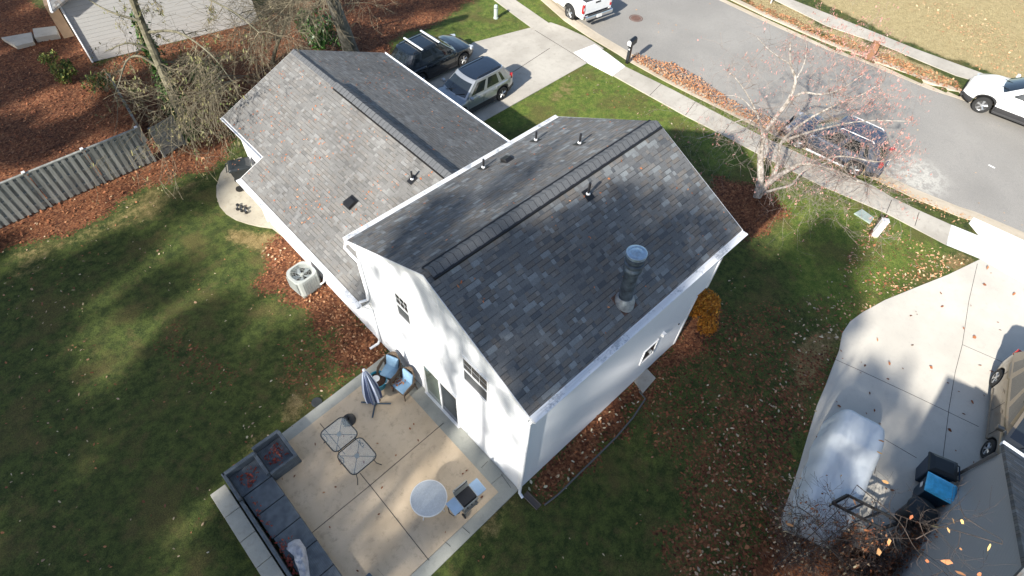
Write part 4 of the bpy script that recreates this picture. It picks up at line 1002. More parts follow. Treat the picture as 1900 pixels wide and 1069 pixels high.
for q in ((727,752),(693,778),(706,727),(672,749)):
    d = P(*q, pz)-P(698,752,pz); MB().tube([(0, 0, .035), (d.x, d.y, .035)], .026, 6).build('foot_bar', M_slate, um)
MB().lathe([(.0, .02), (.06, .02), (.06, .1), (.03, .14), (.03, .3)], 12).build('pole_socket', M_slate, um)
# tub
tb = P(702, 709, .25); tb_ = tb; tb = thing('planter_tub', (tb.x, tb.y, pz), 'turquoise plastic tub of dark soil with a white bowl in it beside the umbrella', 'tub'); tb.scale = (1.15,)*3
M_turq = mat('turquoise_plastic', (.012, .19, .27), .4)
MB().lathe([(.0, 0), (.19, 0), (.24, .30), (.27, .33), (.275, .345), (.25, .345), (.23, .32), (.225, .28), (.0, .28)], 32).build('tub_body', M_turq, tb, smooth=True)
MB().lathe([(.0, .282), (.225, .282), (.15, .305), (.0, .30)], 24).build('soil', mat('soil', (.055, .028, .016), .95, bump=.8, bscale=30, dist=.03), tb)
MB().lathe([(.0, .31), (.06, .31), (.10, .345), (.105, .35), (.09, .345), (.0, .325)], 20, (-.02, .04, 0)).build('bowl', M_wm, tb, smooth=True)
for a in (120, 300): ca, sa = math.cos(R(a)), math.sin(R(a)); MB().tube([(.25*ca-.06*sa, .25*sa+.06*ca, .34), (.31*ca-.05*sa, .31*sa+.05*ca, .37), (.31*ca+.05*sa, .31*sa-.05*ca, .37), (.25*ca+.06*sa, .25*sa-.06*ca, .34)], .012, 6).build('handle', M_wm, tb, smooth=True)
# wicker chairs: local +x = front
M_wick = NT('brown_wicker', .7)
def _wk(t):
    tc = t.node('TexCoord'); w = t.node('TexWave'); w.inputs['Scale'].default_value = 16; w.inputs['Distortion'].default_value = 1.5; t.n.links.new(tc.outputs['Object'], w.inputs['Vector'])
    t.color(t.mix(w.outputs[1], (.045, .03, .02), (.19, .145, .105))); t.bump(w.outputs[1], .6, .01)
_wk(M_wick); M_wick = M_wick.m; M_cush = mat('pale_blue_cushion', (.20, .33, .46), .85, var=.10, scale=6)
def chair(x, y, rz, label):
    c = thing('wicker_chair', (x, y, pz), label, 'chair', rz, 'wicker chairs against the house wall')
    MB().obox((0, 0, .30), (.54, .54, .10)).build('seat_frame', M_wick, c, bevel=.02)
    MB().obox((.03, 0, .40), (.50, .48, .09)).build('seat_cushion', M_cush, c, bevel=.03)
    bk = MB(); n = 13; rows = [(.34, -.24), (.62, -.29), (.86, -.35), (.92, -.38)]
    for z, x0 in rows:
        for k in range(n):
            a = (k/(n-1)-.5)*2; yy = a*.30*(1 if z < .8 else (.9 if z < .9 else .6)); bk.v.append((x0+.10*a*a*1.2, yy, z-(.05*a*a if z > .8 else 0)))
    m0 = len(bk.v)
    for v in list(bk.v): bk.v.append((v[0]-.035, v[1], v[2]))
    for i in range(3):
        for k in range(n-1):
            a = i*n+k; bk.f += [(a, a+n, a+n+1, a+1), (m0+a, m0+a+1, m0+a+n+1, m0+a+n)]; bk.m += [0, 0]
    edge = [k for k in range(n)]+[n-1+n*i for i in range(1, 4)]+[3*n+k for k in range(n-2, -1, -1)]+[n*i for i in (2, 1)]
    for i in range(len(edge)): a, b = edge[i], edge[(i+1) % len(edge)]; bk.f.append((a, b, m0+b, m0+a)); bk.m.append(0)
    bk.build('backrest', M_wick, c, smooth=True)
    MB().obox((-.20, 0, .64), (.08, .44, .44), Matrix.Rotation(-.20, 3, 'Y')).build('back_cushion', M_cush, c, bevel=.03)
    for s in (1, -1):
        for o_ in (0, .045, .09): MB().tube([(-.26, s*(.29-o_*.2), .60+.02), (-.05, s*(.33-o_*.3), .66-o_), (.18, s*(.33-o_*.3), .63-o_), (.28, s*(.31-o_*.2), .52-o_), (.29, s*.29, .34)], .022, 6).build('arm', M_wick, c, smooth=True)
        for lx, sx in ((.25, 1), (-.24, -1)): MB().tube([(lx, s*.25, .28), (lx+sx*.03, s*.27, 0)], .02, 6).build('leg', M_wick, c)
    return c
chair(-.50, 4.42, R(188), 'blue cushioned wicker chair with dry leaves on its seat next to the sliding door')
chair(-.52, 5.12, R(204), 'blue cushioned wicker chair with a clean seat behind the turquoise tub')
# ------------------------------------------------------------------ AC unit
ac = thing('air_conditioner', (-.60, 10.22, 0), 'grey air conditioning unit with a round fan grille standing in fallen leaves', 'air conditioner', R(6))
M_ac = mat('ac_grey_paint', (.36, .38, .36), .5, var=.06, scale=3)
MB().obox((0, 0, .02), (.80, .80, .08)).build('pad', M_bord, ac)
body = MB(); h_ = .44; rc = .25; ring = []
for cx_, cy_, a0 in ((h_-rc, h_-rc, 0), (-h_+rc, h_-rc, 90), (-h_+rc, -h_+rc, 180), (h_-rc, -h_+rc, 270)):
    for k in range(5): a = R(a0+22.5*k); ring.append((cx_+rc*math.cos(a), cy_+rc*math.sin(a)))
nr = len(ring)
for z, s in ((.08, 1), (.76, 1), (.80, .98)):
    for x, y in ring: body.v.append((x*s, y*s, z))
for i in range(2):
    for k in range(nr): body.f.append((i*nr+k, i*nr+(k+1) % nr, (i+1)*nr+(k+1) % nr, (i+1)*nr+k)); body.m.append(0)
# top annulus to a round opening
o_ = len(body.v); rad = .385
for x, y in ring: a = math.atan2(y, x); body.v.append((rad*math.cos(a), rad*math.sin(a), .80))
for x, y in ring: a = math.atan2(y, x); body.v.append((rad*math.cos(a), rad*math.sin(a), .55))
for k in range(nr): body.f += [(2*nr+k, 2*nr+(k+1) % nr, o_+(k+1) % nr, o_+k), (o_+k, o_+(k+1) % nr, o_+nr+(k+1) % nr, o_+nr+k)]; body.m += [0, 0]
body.f.append(tuple(o_+nr+k for k in range(nr))); body.m.append(0)
body.build('casing', M_ac, ac)
lv = MB()
for k in range(5):
    for sx in (1, -1):
        for j in range(5):
            pass
for side in range(4):
    Mx = Matrix.Rotation(side*math.pi/2, 3, 'Z')
    for k in range(7):
        q = Mx @ Vector((h_+.006, -.27+.09*k, .42)); lv.obox(q, (.012, .05, .58), Mx)
lv.build('louvre_panel', mat('ac_louvre', (.30, .32, .30), .6), ac)
fan = MB()
for k in range(5):
    a = 2*math.pi*k/5; ca, sa = math.cos(a), math.sin(a); cb, sb = math.cos(a+.62), math.sin(a+.62)
    fan.add([(.05*ca, .05*sa, .64), (.36*ca, .36*sa, .66), (.36*cb, .36*sb, .60), (.05*cb, .05*sb, .61), (.05*ca, .05*sa, .63), (.36*ca, .36*sa, .65), (.36*cb, .36*sb, .59), (.05*cb, .05*sb, .60)], [(0,1,2,3), (7,6,5,4), (0,4,5,1), (1,5,6,2), (2,6,7,3), (3,7,4,0)])
fan.build('fan_blades', mat('fan_blade_grey', (.30, .34, .36), .4, .5), ac); MB().lathe([(.0,.58),(.07,.58),(.07,.7),(.0,.71)], 16).build('fan_hub', M_ac, ac, smooth=True)
MB().prism([(rad*.98*math.cos(2*math.pi*k/24), rad*.98*math.sin(2*math.pi*k/24)) for k in range(24)], .56, .565).build('fan_well', M_blk, ac)
gg = MB()
for r_ in (.12, .20, .28, .36): gg.tube([(r_*math.cos(2*math.pi*k/28), r_*math.sin(2*math.pi*k/28), .805) for k in range(28)], .0035, 4, closed=True)
for k in range(16): a = 2*math.pi*k/16; gg.tube([(.06*math.cos(a), .06*math.sin(a), .81), (.39*math.cos(a), .39*math.sin(a), .802)], .0035, 4)
gg.build('fan_guard', M_ac, ac)
hpart(MB().tube([(-.25, 9.75, .25), (-.12, 9.72, .3), (-.03, 9.7, .55), (.01, 9.7, .6)], .03, 8), 'refrigerant_pipe', M_trim, smooth=True)
# ------------------------------------------------------------------ bins
def cart(x, y, rz, label, bodym, lidm, z=0, s=1.0, group=None):
    c = thing('wheeled_bin', (x, y, z), label, 'trash bin', rz, group); c.scale = (s,)*3
    b_ = MB(); lo = [(-.24,-.22),(.24,-.20),(.24,.20),(-.24,.22)]; hi = [(-.36,-.30),(.36,-.28),(.36,.28),(-.36,.30)]
    b_.add([(x_, y_, .04) for x_, y_ in lo]+[(x_, y_, .96) for x_, y_ in hi], [(3,2,1,0), (4,5,6,7), (0,1,5,4), (1,2,6,5), (2,3,7,6), (3,0,4,7)]); b_.build('bin_body', bodym, c, bevel=.03)
    MB().obox((0, 0, .955), (.78, .63, .05)).build('rim', bodym, c, bevel=.02)
    ld = MB(); hw = .40; hy = .32; ld.add([(-hw,-hy,.985),(hw,-hy,.985),(hw,hy,.985),(-hw,hy,.985),(-hw*.93,-hy*.93,1.03),(hw*.80,-hy*.86,1.06),(hw*.80,hy*.86,1.06),(-hw*.93,hy*.93,1.03),(-hw*.6,-hy*.6,1.075),(hw*.6,-hy*.6,1.08),(hw*.6,hy*.6,1.08),(-hw*.6,hy*.6,1.075)],
        [(3,2,1,0),(0,1,5,4),(1,2,6,5),(2,3,7,6),(3,0,4,7),(4,5,9,8),(5,6,10,9),(6,7,11,10),(7,4,8,11),(8,9,10,11)]); ld.build('lid', lidm, c, bevel=.012)
    MB().tube([(.40, -.24, .98), (.46, -.24, .96), (.46, .24, .96), (.40, .24, .98)], .018, 8).build('handle', bodym, c, smooth=True)
    for s_ in (1, -1):
        MB().lathe([(.0,-.03),(.12,-.03),(.125,0),(.12,.03),(.0,.03)], 18, (.30, s_*.27, .125), Matrix.Rotation(R(90), 3, 'X')).build('wheel', M_blk, c, smooth=True)
    return c
M_bin = mat('black_bin_plastic', (.018, .022, .024), .4); M_nav = mat('navy_bin_plastic', (.008, .025, .055), .4)
cart(.40, 16.38, R(158), 'black wheeled bin standing on the round concrete pad at the wing corner', M_bin, M_bin, .03, 1.1)
cart(9.25, -8.42, R(-70), 'wheeled bin with a black lid at the street end of the row of bins', M_nav, M_bin, .016, 1.0, 'bins by the neighbour wall')
bb = cart(8.55, -8.64, R(-77), 'wheeled recycling bin with a bright blue lid between the two black bins', mat('dark_blue_bin', (.006, .03, .06), .4), mat('bright_blue_lid', (.08, .50, .80), .35, var=.25, scale=5), .016, 1.02, 'bins by the neighbour wall')
MB().obox((-.367, .0, .72), (.006, .16, .12)).build('recycling_mark', M_wm, bb)
rb = thing('round_bin', (7.66, -8.60, .016), 'round black lidded bin at the shrub end of the row by the neighbour wall', 'trash bin')
MB().lathe([(.0,0),(.30,0),(.36,.75),(.38,.78),(.38,.80),(.0,.80)], 28).build('bin_body', M_bin, rb, smooth=True); MB().lathe([(.0,.79),(.40,.79),(.41,.82),(.38,.87),(.2,.92),(.06,.93),(.0,.93)], 28).build('lid', M_bin, rb, smooth=True)
MB().tube([(-.08,0,.92),(-.06,0,.97),(.06,0,.97),(.08,0,.92)], .014, 6).build('lid_handle', M_bin, rb)
# dumbbells
for k, (a, lb) in enumerate((((441, 385), 'leftmost'), ((449, 388), 'middle'), ((457, 391), 'rightmost'))):
    p = P(*a, .07); d = thing('dumbbell', (p.x, p.y, .03), '%s of the three black dumbbells on the round pad' % lb, 'dumbbell', R(62), 'dumbbells on the round pad')
    MB().tube([(-.09, 0, .065), (.09, 0, .065)], .016, 8).build('grip', M_chrome, d, smooth=True)
    for s_ in (1, -1): MB().lathe([(.0,-.045),(.055,-.045),(.065,-.03),(.065,.03),(.055,.045),(.0,.045)], 6, (s_*.115, 0, .065), Matrix.Rotation(R(90), 3, 'Y')).build('weight', M_blk, d)
# drain cover
p = P(588, 747); dc = MB().lathe([(.0,.0),(.17,.0),(.17,.03),(.14,.035),(.0,.03)], 20)
for k in range(6): dc.box((-.12, -.10+.04*k, .034), (.12, -.085+.04*k, .044))
tag(dc.build('drain_cover', mat('drain_iron', (.04,.045,.045), .7), loc=(p.x, p.y, .0)), 'dark round drain cover in the lawn left of the patio', 'drain cover')
# bed edging + splash block by the house corner
tag(MB().tube([(*P(*q)[:2], .045) for q in ((1010,938),(1036,918),(1076,878),(1110,845),(1144,811),(1174,776),(1197,741),(1186,728))], .028, 8).build('bed_edging', mat('edging_plastic', (.10,.10,.095), .6), smooth=True), 'dark curved edging strip along the leaf bed beside the side wall', 'garden edging')
sb = MB(); a, b_ = P(974,916), P(1000,942); d = (b_-a).normalized(); n = Vector((-d.y, d.x, 0)); 
for s in (-.09, .09): sb.tube([a+n*s+Vector((0,0,.03)), b_+n*s+Vector((0,0,.03))], .022, 4)
sb.add([a+n*.09+Vector((0,0,.012)), b_+n*.09+Vector((0,0,.012)), b_-n*.09+Vector((0,0,.012)), a-n*.09+Vector((0,0,.012))], [(0,1,2,3)])
tag(sb.build('splash_block', mat('dark_splash', (.11,.09,.075), .8)), 'narrow brown splash block leading away from the downspout at the house corner', 'splash block')
# ------------------------------------------------------------------ street things
mbx = thing('mailbox', (19.72, 11.98, 0), 'black kerbside mailbox on a thick black post with a pale end door', 'mailbox', R(8))
M_mb = mat('mailbox_black', (.012,.014,.016), .25)
MB().obox((0,0,.5), (.17,.17,1.02)).build('post', M_mb, mbx, bevel=.02); MB().obox((.03,0,1.0), (.42,.20,.06)).build('shelf', M_mb, mbx, bevel=.02)
bx = MB(); n = 12; pr = [(-.13,1.03)]+[(.13*math.cos(math.pi-math.pi*k/n)*-1*-1, 1.22+.13*math.sin(math.pi*k/n)) for k in range(n+1)]+[(.13,1.03)]
m2 = len(pr); bx.add([(x, y, z) for x in (-.22, .36) for y, z in pr], [tuple(range(m2-1,-1,-1)), tuple(range(m2, 2*m2))]+[(i, (i+1)%m2, m2+(i+1)%m2, m2+i) for i in range(m2)]); bx.build('box', M_mb, mbx, bevel=.01)
dr_ = MB(); dr_.add([(x, y*.82, 1.03+(z-1.03)*.86+.03) for x in (-.232, -.222) for y, z in pr], [tuple(range(m2-1,-1,-1)), tuple(range(m2, 2*m2))]+[(i, (i+1)%m2, m2+(i+1)%m2, m2+i) for i in range(m2)]); dr_.build('door', M_wm, mbx)
MB().obox((-.09, 0, .80), (.012, .07, .07)).build('reflector', M_wm, mbx)
pd = thing('utility_pedestal', (17.84, -2.72, 0), 'tall white utility pedestal in the leafy verge beside a green lid', 'utility box', R(35))
MB().obox((0,0,.42), (.20,.26,.88)).build('cabinet', mat('pedestal_white', (.74,.74,.74), .4), pd, bevel=.02); MB().obox((0,0,.875), (.23,.29,.04)).build('cap', mat('pedestal_cap', (.55,.55,.56), .4), pd, bevel=.015)
MB().obox((-.02,.2,.12), (.10,.06,.26)).build('brown_block', mat('block_brown', (.08,.04,.025), .8), pd)  # low dark brown block against the cabinet side
q = pl([(1584,397),(1598,389),(1621,405),(1614,416)]); tag(MB().prism(q, -.02, .05).build('ground_vault_lid', mat('vault_green', (.30,.36,.33), .7, var=.1, scale=3), bevel=.01), 'pale green flat utility lid in the lawn beside the pavement', 'utility lid')
p = P(920, 34); pg = thing('cable_pedestal', (p.x, p.y, 0), 'small rounded grey green cable pedestal in the grass near the left pavement', 'utility box')
MB().lathe([(.0,0),(.14,0),(.14,.06),(.115,.08),(.115,.66),(.10,.74),(.05,.78),(.0,.79)], 20).build('housing', mat('pedestal_green', (.40,.46,.42), .5), pg, smooth=True); MB().lathe([(.125,.60),(.125,.63)], 20).build('band', M_gf, pg)
p = P(1612, 107); bg_ = thing('leaf_bag', (p.x, p.y, 0), 'brown paper yard bag full of leaves at the far kerb', 'paper bag', R(15))
M_bag = mat('brown_paper', (.23,.115,.062), .8, var=.15, scale=6)
b_ = MB(); b_.add([(-.24,-.19,0),(.24,-.19,0),(.24,.19,0),(-.24,.19,0),(-.26,-.21,.55),(.26,-.21,.55),(.26,.21,.55),(-.26,.21,.55),(-.23,-.18,.86),(.24,-.17,.86),(.22,.19,.86),(-.24,.18,.86)], [(3,2,1,0),(0,1,5,4),(1,2,6,5),(2,3,7,6),(3,0,4,7),(4,5,9,8),(5,6,10,9),(6,7,11,10),(7,4,8,11)]); b_.build('bag_sides', M_bag, bg_, bevel=.02)
MB().lathe([(.0,.70),(.2,.70),(.17,.78),(.1,.82),(.0,.84)], 10).build('leaves', mat('bagged_leaves', (.30,.14,.05), .9, var=.5, scale=14), bg_)
p = P(1180, 34, ROADZ); mh = MB().lathe([(.0,.004),(.30,.004),(.30,.010),(.0,.010)], 28)
mh.lathe([(.34,.003),(.40,.003),(.40,.012),(.34,.012),(.34,.003)], 28, cap=False)
for k in range(-3, 4):
    for j in range(-3, 4):
        if k*k+j*j < 10: mh.obox((k*.08, j*.08, .013), (.04,.04,.006))
tag(mh.build('manhole_cover', mat('rusty_iron', (.15,.085,.065), .7, var=.3, scale=12), loc=(p.x, p.y, ROADZ)), 'rusty round manhole cover in the street', 'manhole cover')
p = P(1430, 6); sp_ = thing('street_sign_post', (p.x, p.y, 0), 'thin pale post standing beside the far pavement at the top edge', 'post'); MB().tube([(0,0,0),(0,0,2.4)], .035, 8).build('post', M_wm, sp_); MB().obox((0,0,2.2),(.03,.35,.45)).build('plate', M_wm, sp_)
mk = MB()
for a, b2, w in (((1834,306),(1846,312),.05),): 
    A, B = P(*a, ROADZ), P(*b2, ROADZ); d = (B-A).normalized(); nn = Vector((-d.y,d.x,0))*w; z = Vector((0,0,.004)); mk.add([A+nn+z, A-nn+z, B-nn+z, B+nn+z], [(0,1,2,3)])
tag(mk.build('road_paint_mark', M_newc), 'short white paint mark on the street', 'road marking')
# ------------------------------------------------------------------ fence
M_wood = NT('weathered_fence_wood', .85)
def _wd(t):
    p = t.pos(); tc = t.node('TexCoord'); mp = t.node('Mapping'); mp.inputs['Scale'].default_value = (7, 7, .8); t.n.links.new(tc.outputs['Object'], mp.inputs[0])
    a = t.noise(mp.outputs[0], 1, 4); b = t.noise(mp.outputs[0], 6, 4, .7); c = t.mix(t.step(a, .3, .7), (.19,.195,.175), (.33,.335,.30)); c = t.mix(t.math('MULTIPLY', t.step(b,.5,.7), .4), c, (.09,.085,.07)); t.color(c); t.bump(b, .5, .008)
_wd(M_wood); M_wood = M_wood.m
def fence(A, B, h, nm, label, bay=2.05, horiz=False, capd=True, both=True):
    A, B = Vector((A[0], A[1], 0)), Vector((B[0], B[1], 0)); L = (B-A).length; d = (B-A).normalized(); n = Vector((-d.y, d.x, 0)); rz = math.atan2(d.y, d.x)
    t = thing(nm, A, label, 'fence', rz); nb = max(1, round(L/bay)); bw = L/nb; wd = .145
    for i in range(nb):
        pm = MB(); x0 = i*bw
        if horiz:
            for k in range(int(h/.16)): pm.box((x0+.05, -.012-.004*(k % 2), .06+k*.16), (x0+bw-.05, .012, .06+k*.16+.145))
        else:
            k = 0; x = x0+.06
            while x < x0+bw-.10:
                side = 1 if k % 2 else -1; hh = h+rnd.uniform(-.015, .015); tl = rnd.uniform(-.004, .004)
                pm.box((x, side*.035-.011+tl, .04), (min(x+wd, x0+bw-.03), side*.035+.011+tl, hh)); x += wd*.80+.012; k += 1
        pm.build('board_panel', M_wood, t)
        for z in (.28, h*.52, h-.22): MB().box((x0+.04, -.022, z), (x0+bw-.04, .022, z+.085)).build('rail', M_wood, t)
    for i in range(nb+1):
        x = i*bw; MB().box((x-.045, -.05, 0), (x+.045, .05, h+.05)).build('post', M_wood, t)
        if capd: MB().obox((x, 0, h+.07), (.12, .12, .04)).build('post_cap', M_wm, t, bevel=.01)
    MB().box((0, -.05, h-.02), (L, .05, h+.02)).build('top_rail', M_wood, t) if capd else None
    return t
fa, fb = P(0,424), P(288,299); d = (fa-fb).normalized(); fl_ = fb+d*8.3
fence(fb, fl_, 1.70, 'board_fence', 'long weathered grey board fence between the lawn and the leafy yard', bay=2.08)
fence(P(306,291), P(344,268), 1.45, 'fence_gate', 'short weathered fence section of horizontal boards at the end of the long board fence', bay=3, horiz=True, capd=False)
g0 = P(272,262,.0); g1 = P(228,185,.0)
fence(g0, g1, 1.3, 'side_fence', 'thin tan wooden fence running from the board fence towards the neighbour house', bay=2.1, capd=False)
# ------------------------------------------------------------------ neighbour house, top left
M_sid2 = siding('grey_siding', (.52,.51,.48), row=.19, dirt=.14); M_tan = mat('tan_wall', (.20,.135,.085), .8, var=.15, scale=3)
A = P(173,115); B = P(480,40); nh = thing('neighbour_house', A, 'pale grey lap sided neighbour house behind the weeping tree, top left', 'house'); O = tuple(A)
d = (B-A).normalized(); n = Vector((-d.y, d.x, 0)); 
if n.y < 0: n = -n
Lw = (B-A).length; Hn = 2.95; Dn = 9
mid = A+d*Lw*.5; c3 = [A, B, B+n*Dn, A+n*Dn]; up = Vector((0,0,1))
mb = MB(); pk = up*(Hn+1.9)
mb.add([*c3, *[v+up*Hn for v in c3], A+d*Lw/2+pk, A+d*Lw/2+n*Dn+pk], [(0,1,5,8,4), (2,3,7,9,6), (1,2,6,5), (3,0,4,7)]); mb.build('wall', M_sid2, nh, origin=O)
rf = MB(); e = .35
for s0, s1 in ((-.35, .5), (.5, 1.0+.35/Lw*0)):
    pass
def rq(t): return Hn+1.9*(1-abs(t-.5)*2)+.06
t0, t1 = -.35/Lw, 1+.35/Lw
slab(rf, [A+d*Lw*t0-n*.3+up*rq(t0), A+d*Lw*.5-n*.3+up*rq(.5), A+d*Lw*.5+n*(Dn+.3)+up*rq(.5), A+d*Lw*t0+n*(Dn+.3)+up*rq(t0)], .1)
slab(rf, [A+d*Lw*.5-n*.3+up*rq(.5), A+d*Lw*t1-n*.3+up*rq(t1), A+d*Lw*t1+n*(Dn+.3)+up*rq(t1), A+d*Lw*.5+n*(Dn+.3)+up*rq(.5)], .1)
rf.build('roof', shingle('neighbour_shingles', 'y', 0, 1.08, (.08,.08,.08), (.15,.15,.15), (.22,.22,.21)), nh, origin=O)
g = A+d*Lw*t0; MB().tube([g-n*.3+up*(rq(t0)-.06)-d*.06, g+n*Dn+up*(rq(t0)-.06)-d*.06], .06, 6).build('gutter', M_gut, nh, origin=O)
MB().tube([A-d*.02-n*.05+up*Hn, A-d*.02-n*.05+up*.02], .05, 6).build('corner_board', M_trim, nh, origin=O)
bp_ = [P(137,65,1.25), P(118,70,1.25)]; bay = MB(); q = [bp_[0], bp_[1], bp_[1]+n*1.5, bp_[0]+n*1.5]; bay.prism([(v.x, v.y) for v in q], 1.2, 2.8); bay.build('bay', M_tan, nh, origin=O)
struct('neighbour_steps', MB().prism(pl([(6,76),(62,66),(66,84),(34,92)]), 0, .18).prism(pl([(66,62),(108,57),(113,72),(70,79)]), 0, .26), M_conc)
# ------------------------------------------------------------------ neighbour garage, bottom right
M_sid3 = siding('taupe_siding', (.33,.325,.32), row=.12, dirt=.05)
O = (9.7, -9.0, 0); gh = thing('neighbour_garage', O, 'taupe sided neighbour house corner with a white gutter, bottom right', 'house')
xe, zE, sl_ = 9.95, 2.42, .62; xr2 = 4.4; yw = -9.0
mb = MB(); zt = zE+(9.72-xr2)*0+(xe-xr2)*sl_
mb.add([(9.72,yw,0),(-3,yw,0),(-3,yw,2.4),(xr2,yw,zt-.1),(9.72,yw,zE+.06),(9.72,-17,0),(-3,-17,0),(-3,-17,2.4),(xr2,-17,zt-.1),(9.72,-17,zE+.06)], [(0,1,2,3,4),(9,8,7,6,5),(5,0,4,9),(1,6,7,2)])
mb.build('wall', M_sid3, gh, origin=O)
M_sh3 = shingle('neighbour_ribbed_shingles', 'y', 4.4, 1.17, (.06,.062,.065), (.12,.125,.13), (.19,.195,.20), row=.16)
rf = MB(); yk = yw+.10; slab(rf, [(xe,yk,zE),(xe,-17.3,zE),(xr2,-17.3,zt),(xr2,yk,zt)], .12); slab(rf, [(xr2,yk,zt),(xr2,-17.3,zt),(-3.3,-17.3,zt-(xr2+3.3)*sl_),(-3.3,yk,zt-(xr2+3.3)*sl_)], .12); rf.build('roof', M_sh3, gh, origin=O)
mb = MB(); mb.box((xe+.002, -17.3, zE-.14), (xe+.13, yk+.02, zE-.01)); mb.build('gutter', M_gut, gh, origin=O, bevel=.01)
MB().box((9.72+.001, -16.5, .0), (9.76, -12.0, 2.1)).build('garage_door', M_trim, gh, origin=O)
MB().box((9.70, -8.985, 0), (9.73, -8.90, 2.2)).build('corner_board', mat('taupe_trim', (.16,.155,.15), .6), gh, origin=O)
# ------------------------------------------------------------------ covered vehicle
M_cov = mat('pale_blue_cover', (.62,.665,.69), .9, var=.06, scale=1.5, bump=.15, bscale=12, dist=.02)
# centre line from the tall end (near the drive) to the low end
CA, CB = Vector((9.0,-6.12,0)), Vector((5.0,-7.0,0)); dc = (CB-CA).normalized(); nc = Vector((-dc.y, dc.x, 0)); Lc = (CB-CA).length
mb = MB(); NU, NV = 72, 44
def chh(u):   # height profile along the length
    return interp([(0, .10), (.014, 1.12), (.04, 1.22), (.28, 1.22), (.38, .98), (.5, .92), (.72, .86), (.86, .72), (.96, .5), (1, .12)], u)
for i in range(NU+1):
    u = i/NU; w = .80*(1-abs(2*u-1)**16*.18)*(1 if u < .70 else 1-.42*((u-.70)/.30)**2); h = chh(u)
    for j in range(NV+1):
        v = 2*j/NV-1; prof = (1-abs(v)**14)**.7 if abs(v) < 1 else 0
        off = w*(v*.86 if abs(v) < .8 else math.copysign(.688+(abs(v)-.8)*1.5, v))
        z = .03+(h-.03)*prof
        z -= .10*math.exp(-((v-.0)**2)*6)*math.exp(-((u-.42)/.07)**2)
        fold = .085*mnoise.noise(Vector((u*5, v*2, 1)))+.012*mnoise.noise(Vector((u*16, v*9.0, 4)))
        off += math.copysign(1, v)*abs(v)**3*fold*1.5 if v else 0
        q = CA+dc*(Lc*u)+nc*off; mb.v.append((q.x, q.y, max(.02, z+fold*(1-abs(v)**8))))
for i in range(NU):
    for j in range(NV): a = i*(NV+1)+j; mb.f.append((a, a+1, a+NV+2, a+NV+1)); mb.m.append(0)
cv = mb.build('covered_vehicle', M_cov, smooth=True, angle=80); tag(cv, 'small vehicle under a pale blue fabric cover on the edge of the pale driveway', 'covered vehicle')
# black metal frame, bicycle
fr_ = thing('metal_frame', (6.7,-7.55,.016), 'black metal ladder shaped frame leaning over the end of the fabric cover', 'metal frame')
c4 = [P(1545,934,1.05), P(1573,919,1.05), P(1672,969,.95), P(1636,981,.95)]; O2 = Vector((6.7,-7.55,.016))
for a, b2 in ((0,3),(1,2),(0,1),(3,2)): MB().tube([c4[a]-O2, c4[b2]-O2], .05, 4).build('rail', M_blk, fr_)
for t_ in (.3, .62): MB().tube([c4[0].lerp(c4[3], t_)-O2, c4[1].lerp(c4[2], t_)-O2], .03, 6).build('rung', M_blk, fr_)
for k in range(4): q = c4[k]-O2; MB().tube([q, (q.x*.9, q.y*.9, 0)], .025, 6).build('leg', M_blk, fr_)
bk = thing('bicycle', (5.9,-8.15,.016), 'dark bicycle standing among the twigs below the round bin', 'bicycle', R(200))
for x in (-.42, .42):
    w_ = MB().tube([(x+.29*math.cos(2*math.pi*k/28), 0, .30+.29*math.sin(2*math.pi*k/28)) for k in range(28)], .022, 6, closed=True).build('wheel', M_tyre, bk, smooth=True)
    s_ = MB(); [s_.tube([(x, 0, .30), (x+.28*math.cos(a), 0, .30+.28*math.sin(a))], .004, 4) for a in np.linspace(0, 6.28, 13)[:-1]]; s_.build('spokes', M_rim, w_)
fm = MB()
for a, b2 in (((-.42,0,.3),(-.05,0,.28)),((-.42,0,.3),(-.18,0,.70)),((-.05,0,.28),(-.18,0,.78)),((-.05,0,.28),(.32,0,.66)),((-.17,0,.68),(.30,0,.72)),((.42,0,.3),(.30,0,.84))): fm.tube([a, b2], .018, 6)
fm.build('frame', M_blk, bk, smooth=True); MB().tube([(.30,-.26,.86),(.32,0,.84),(.30,.26,.86)], .014, 6).build('handlebar', M_blk, bk); MB().obox((-.19,0,.80),(.22,.12,.05)).build('saddle', M_blk, bk, bevel=.02)
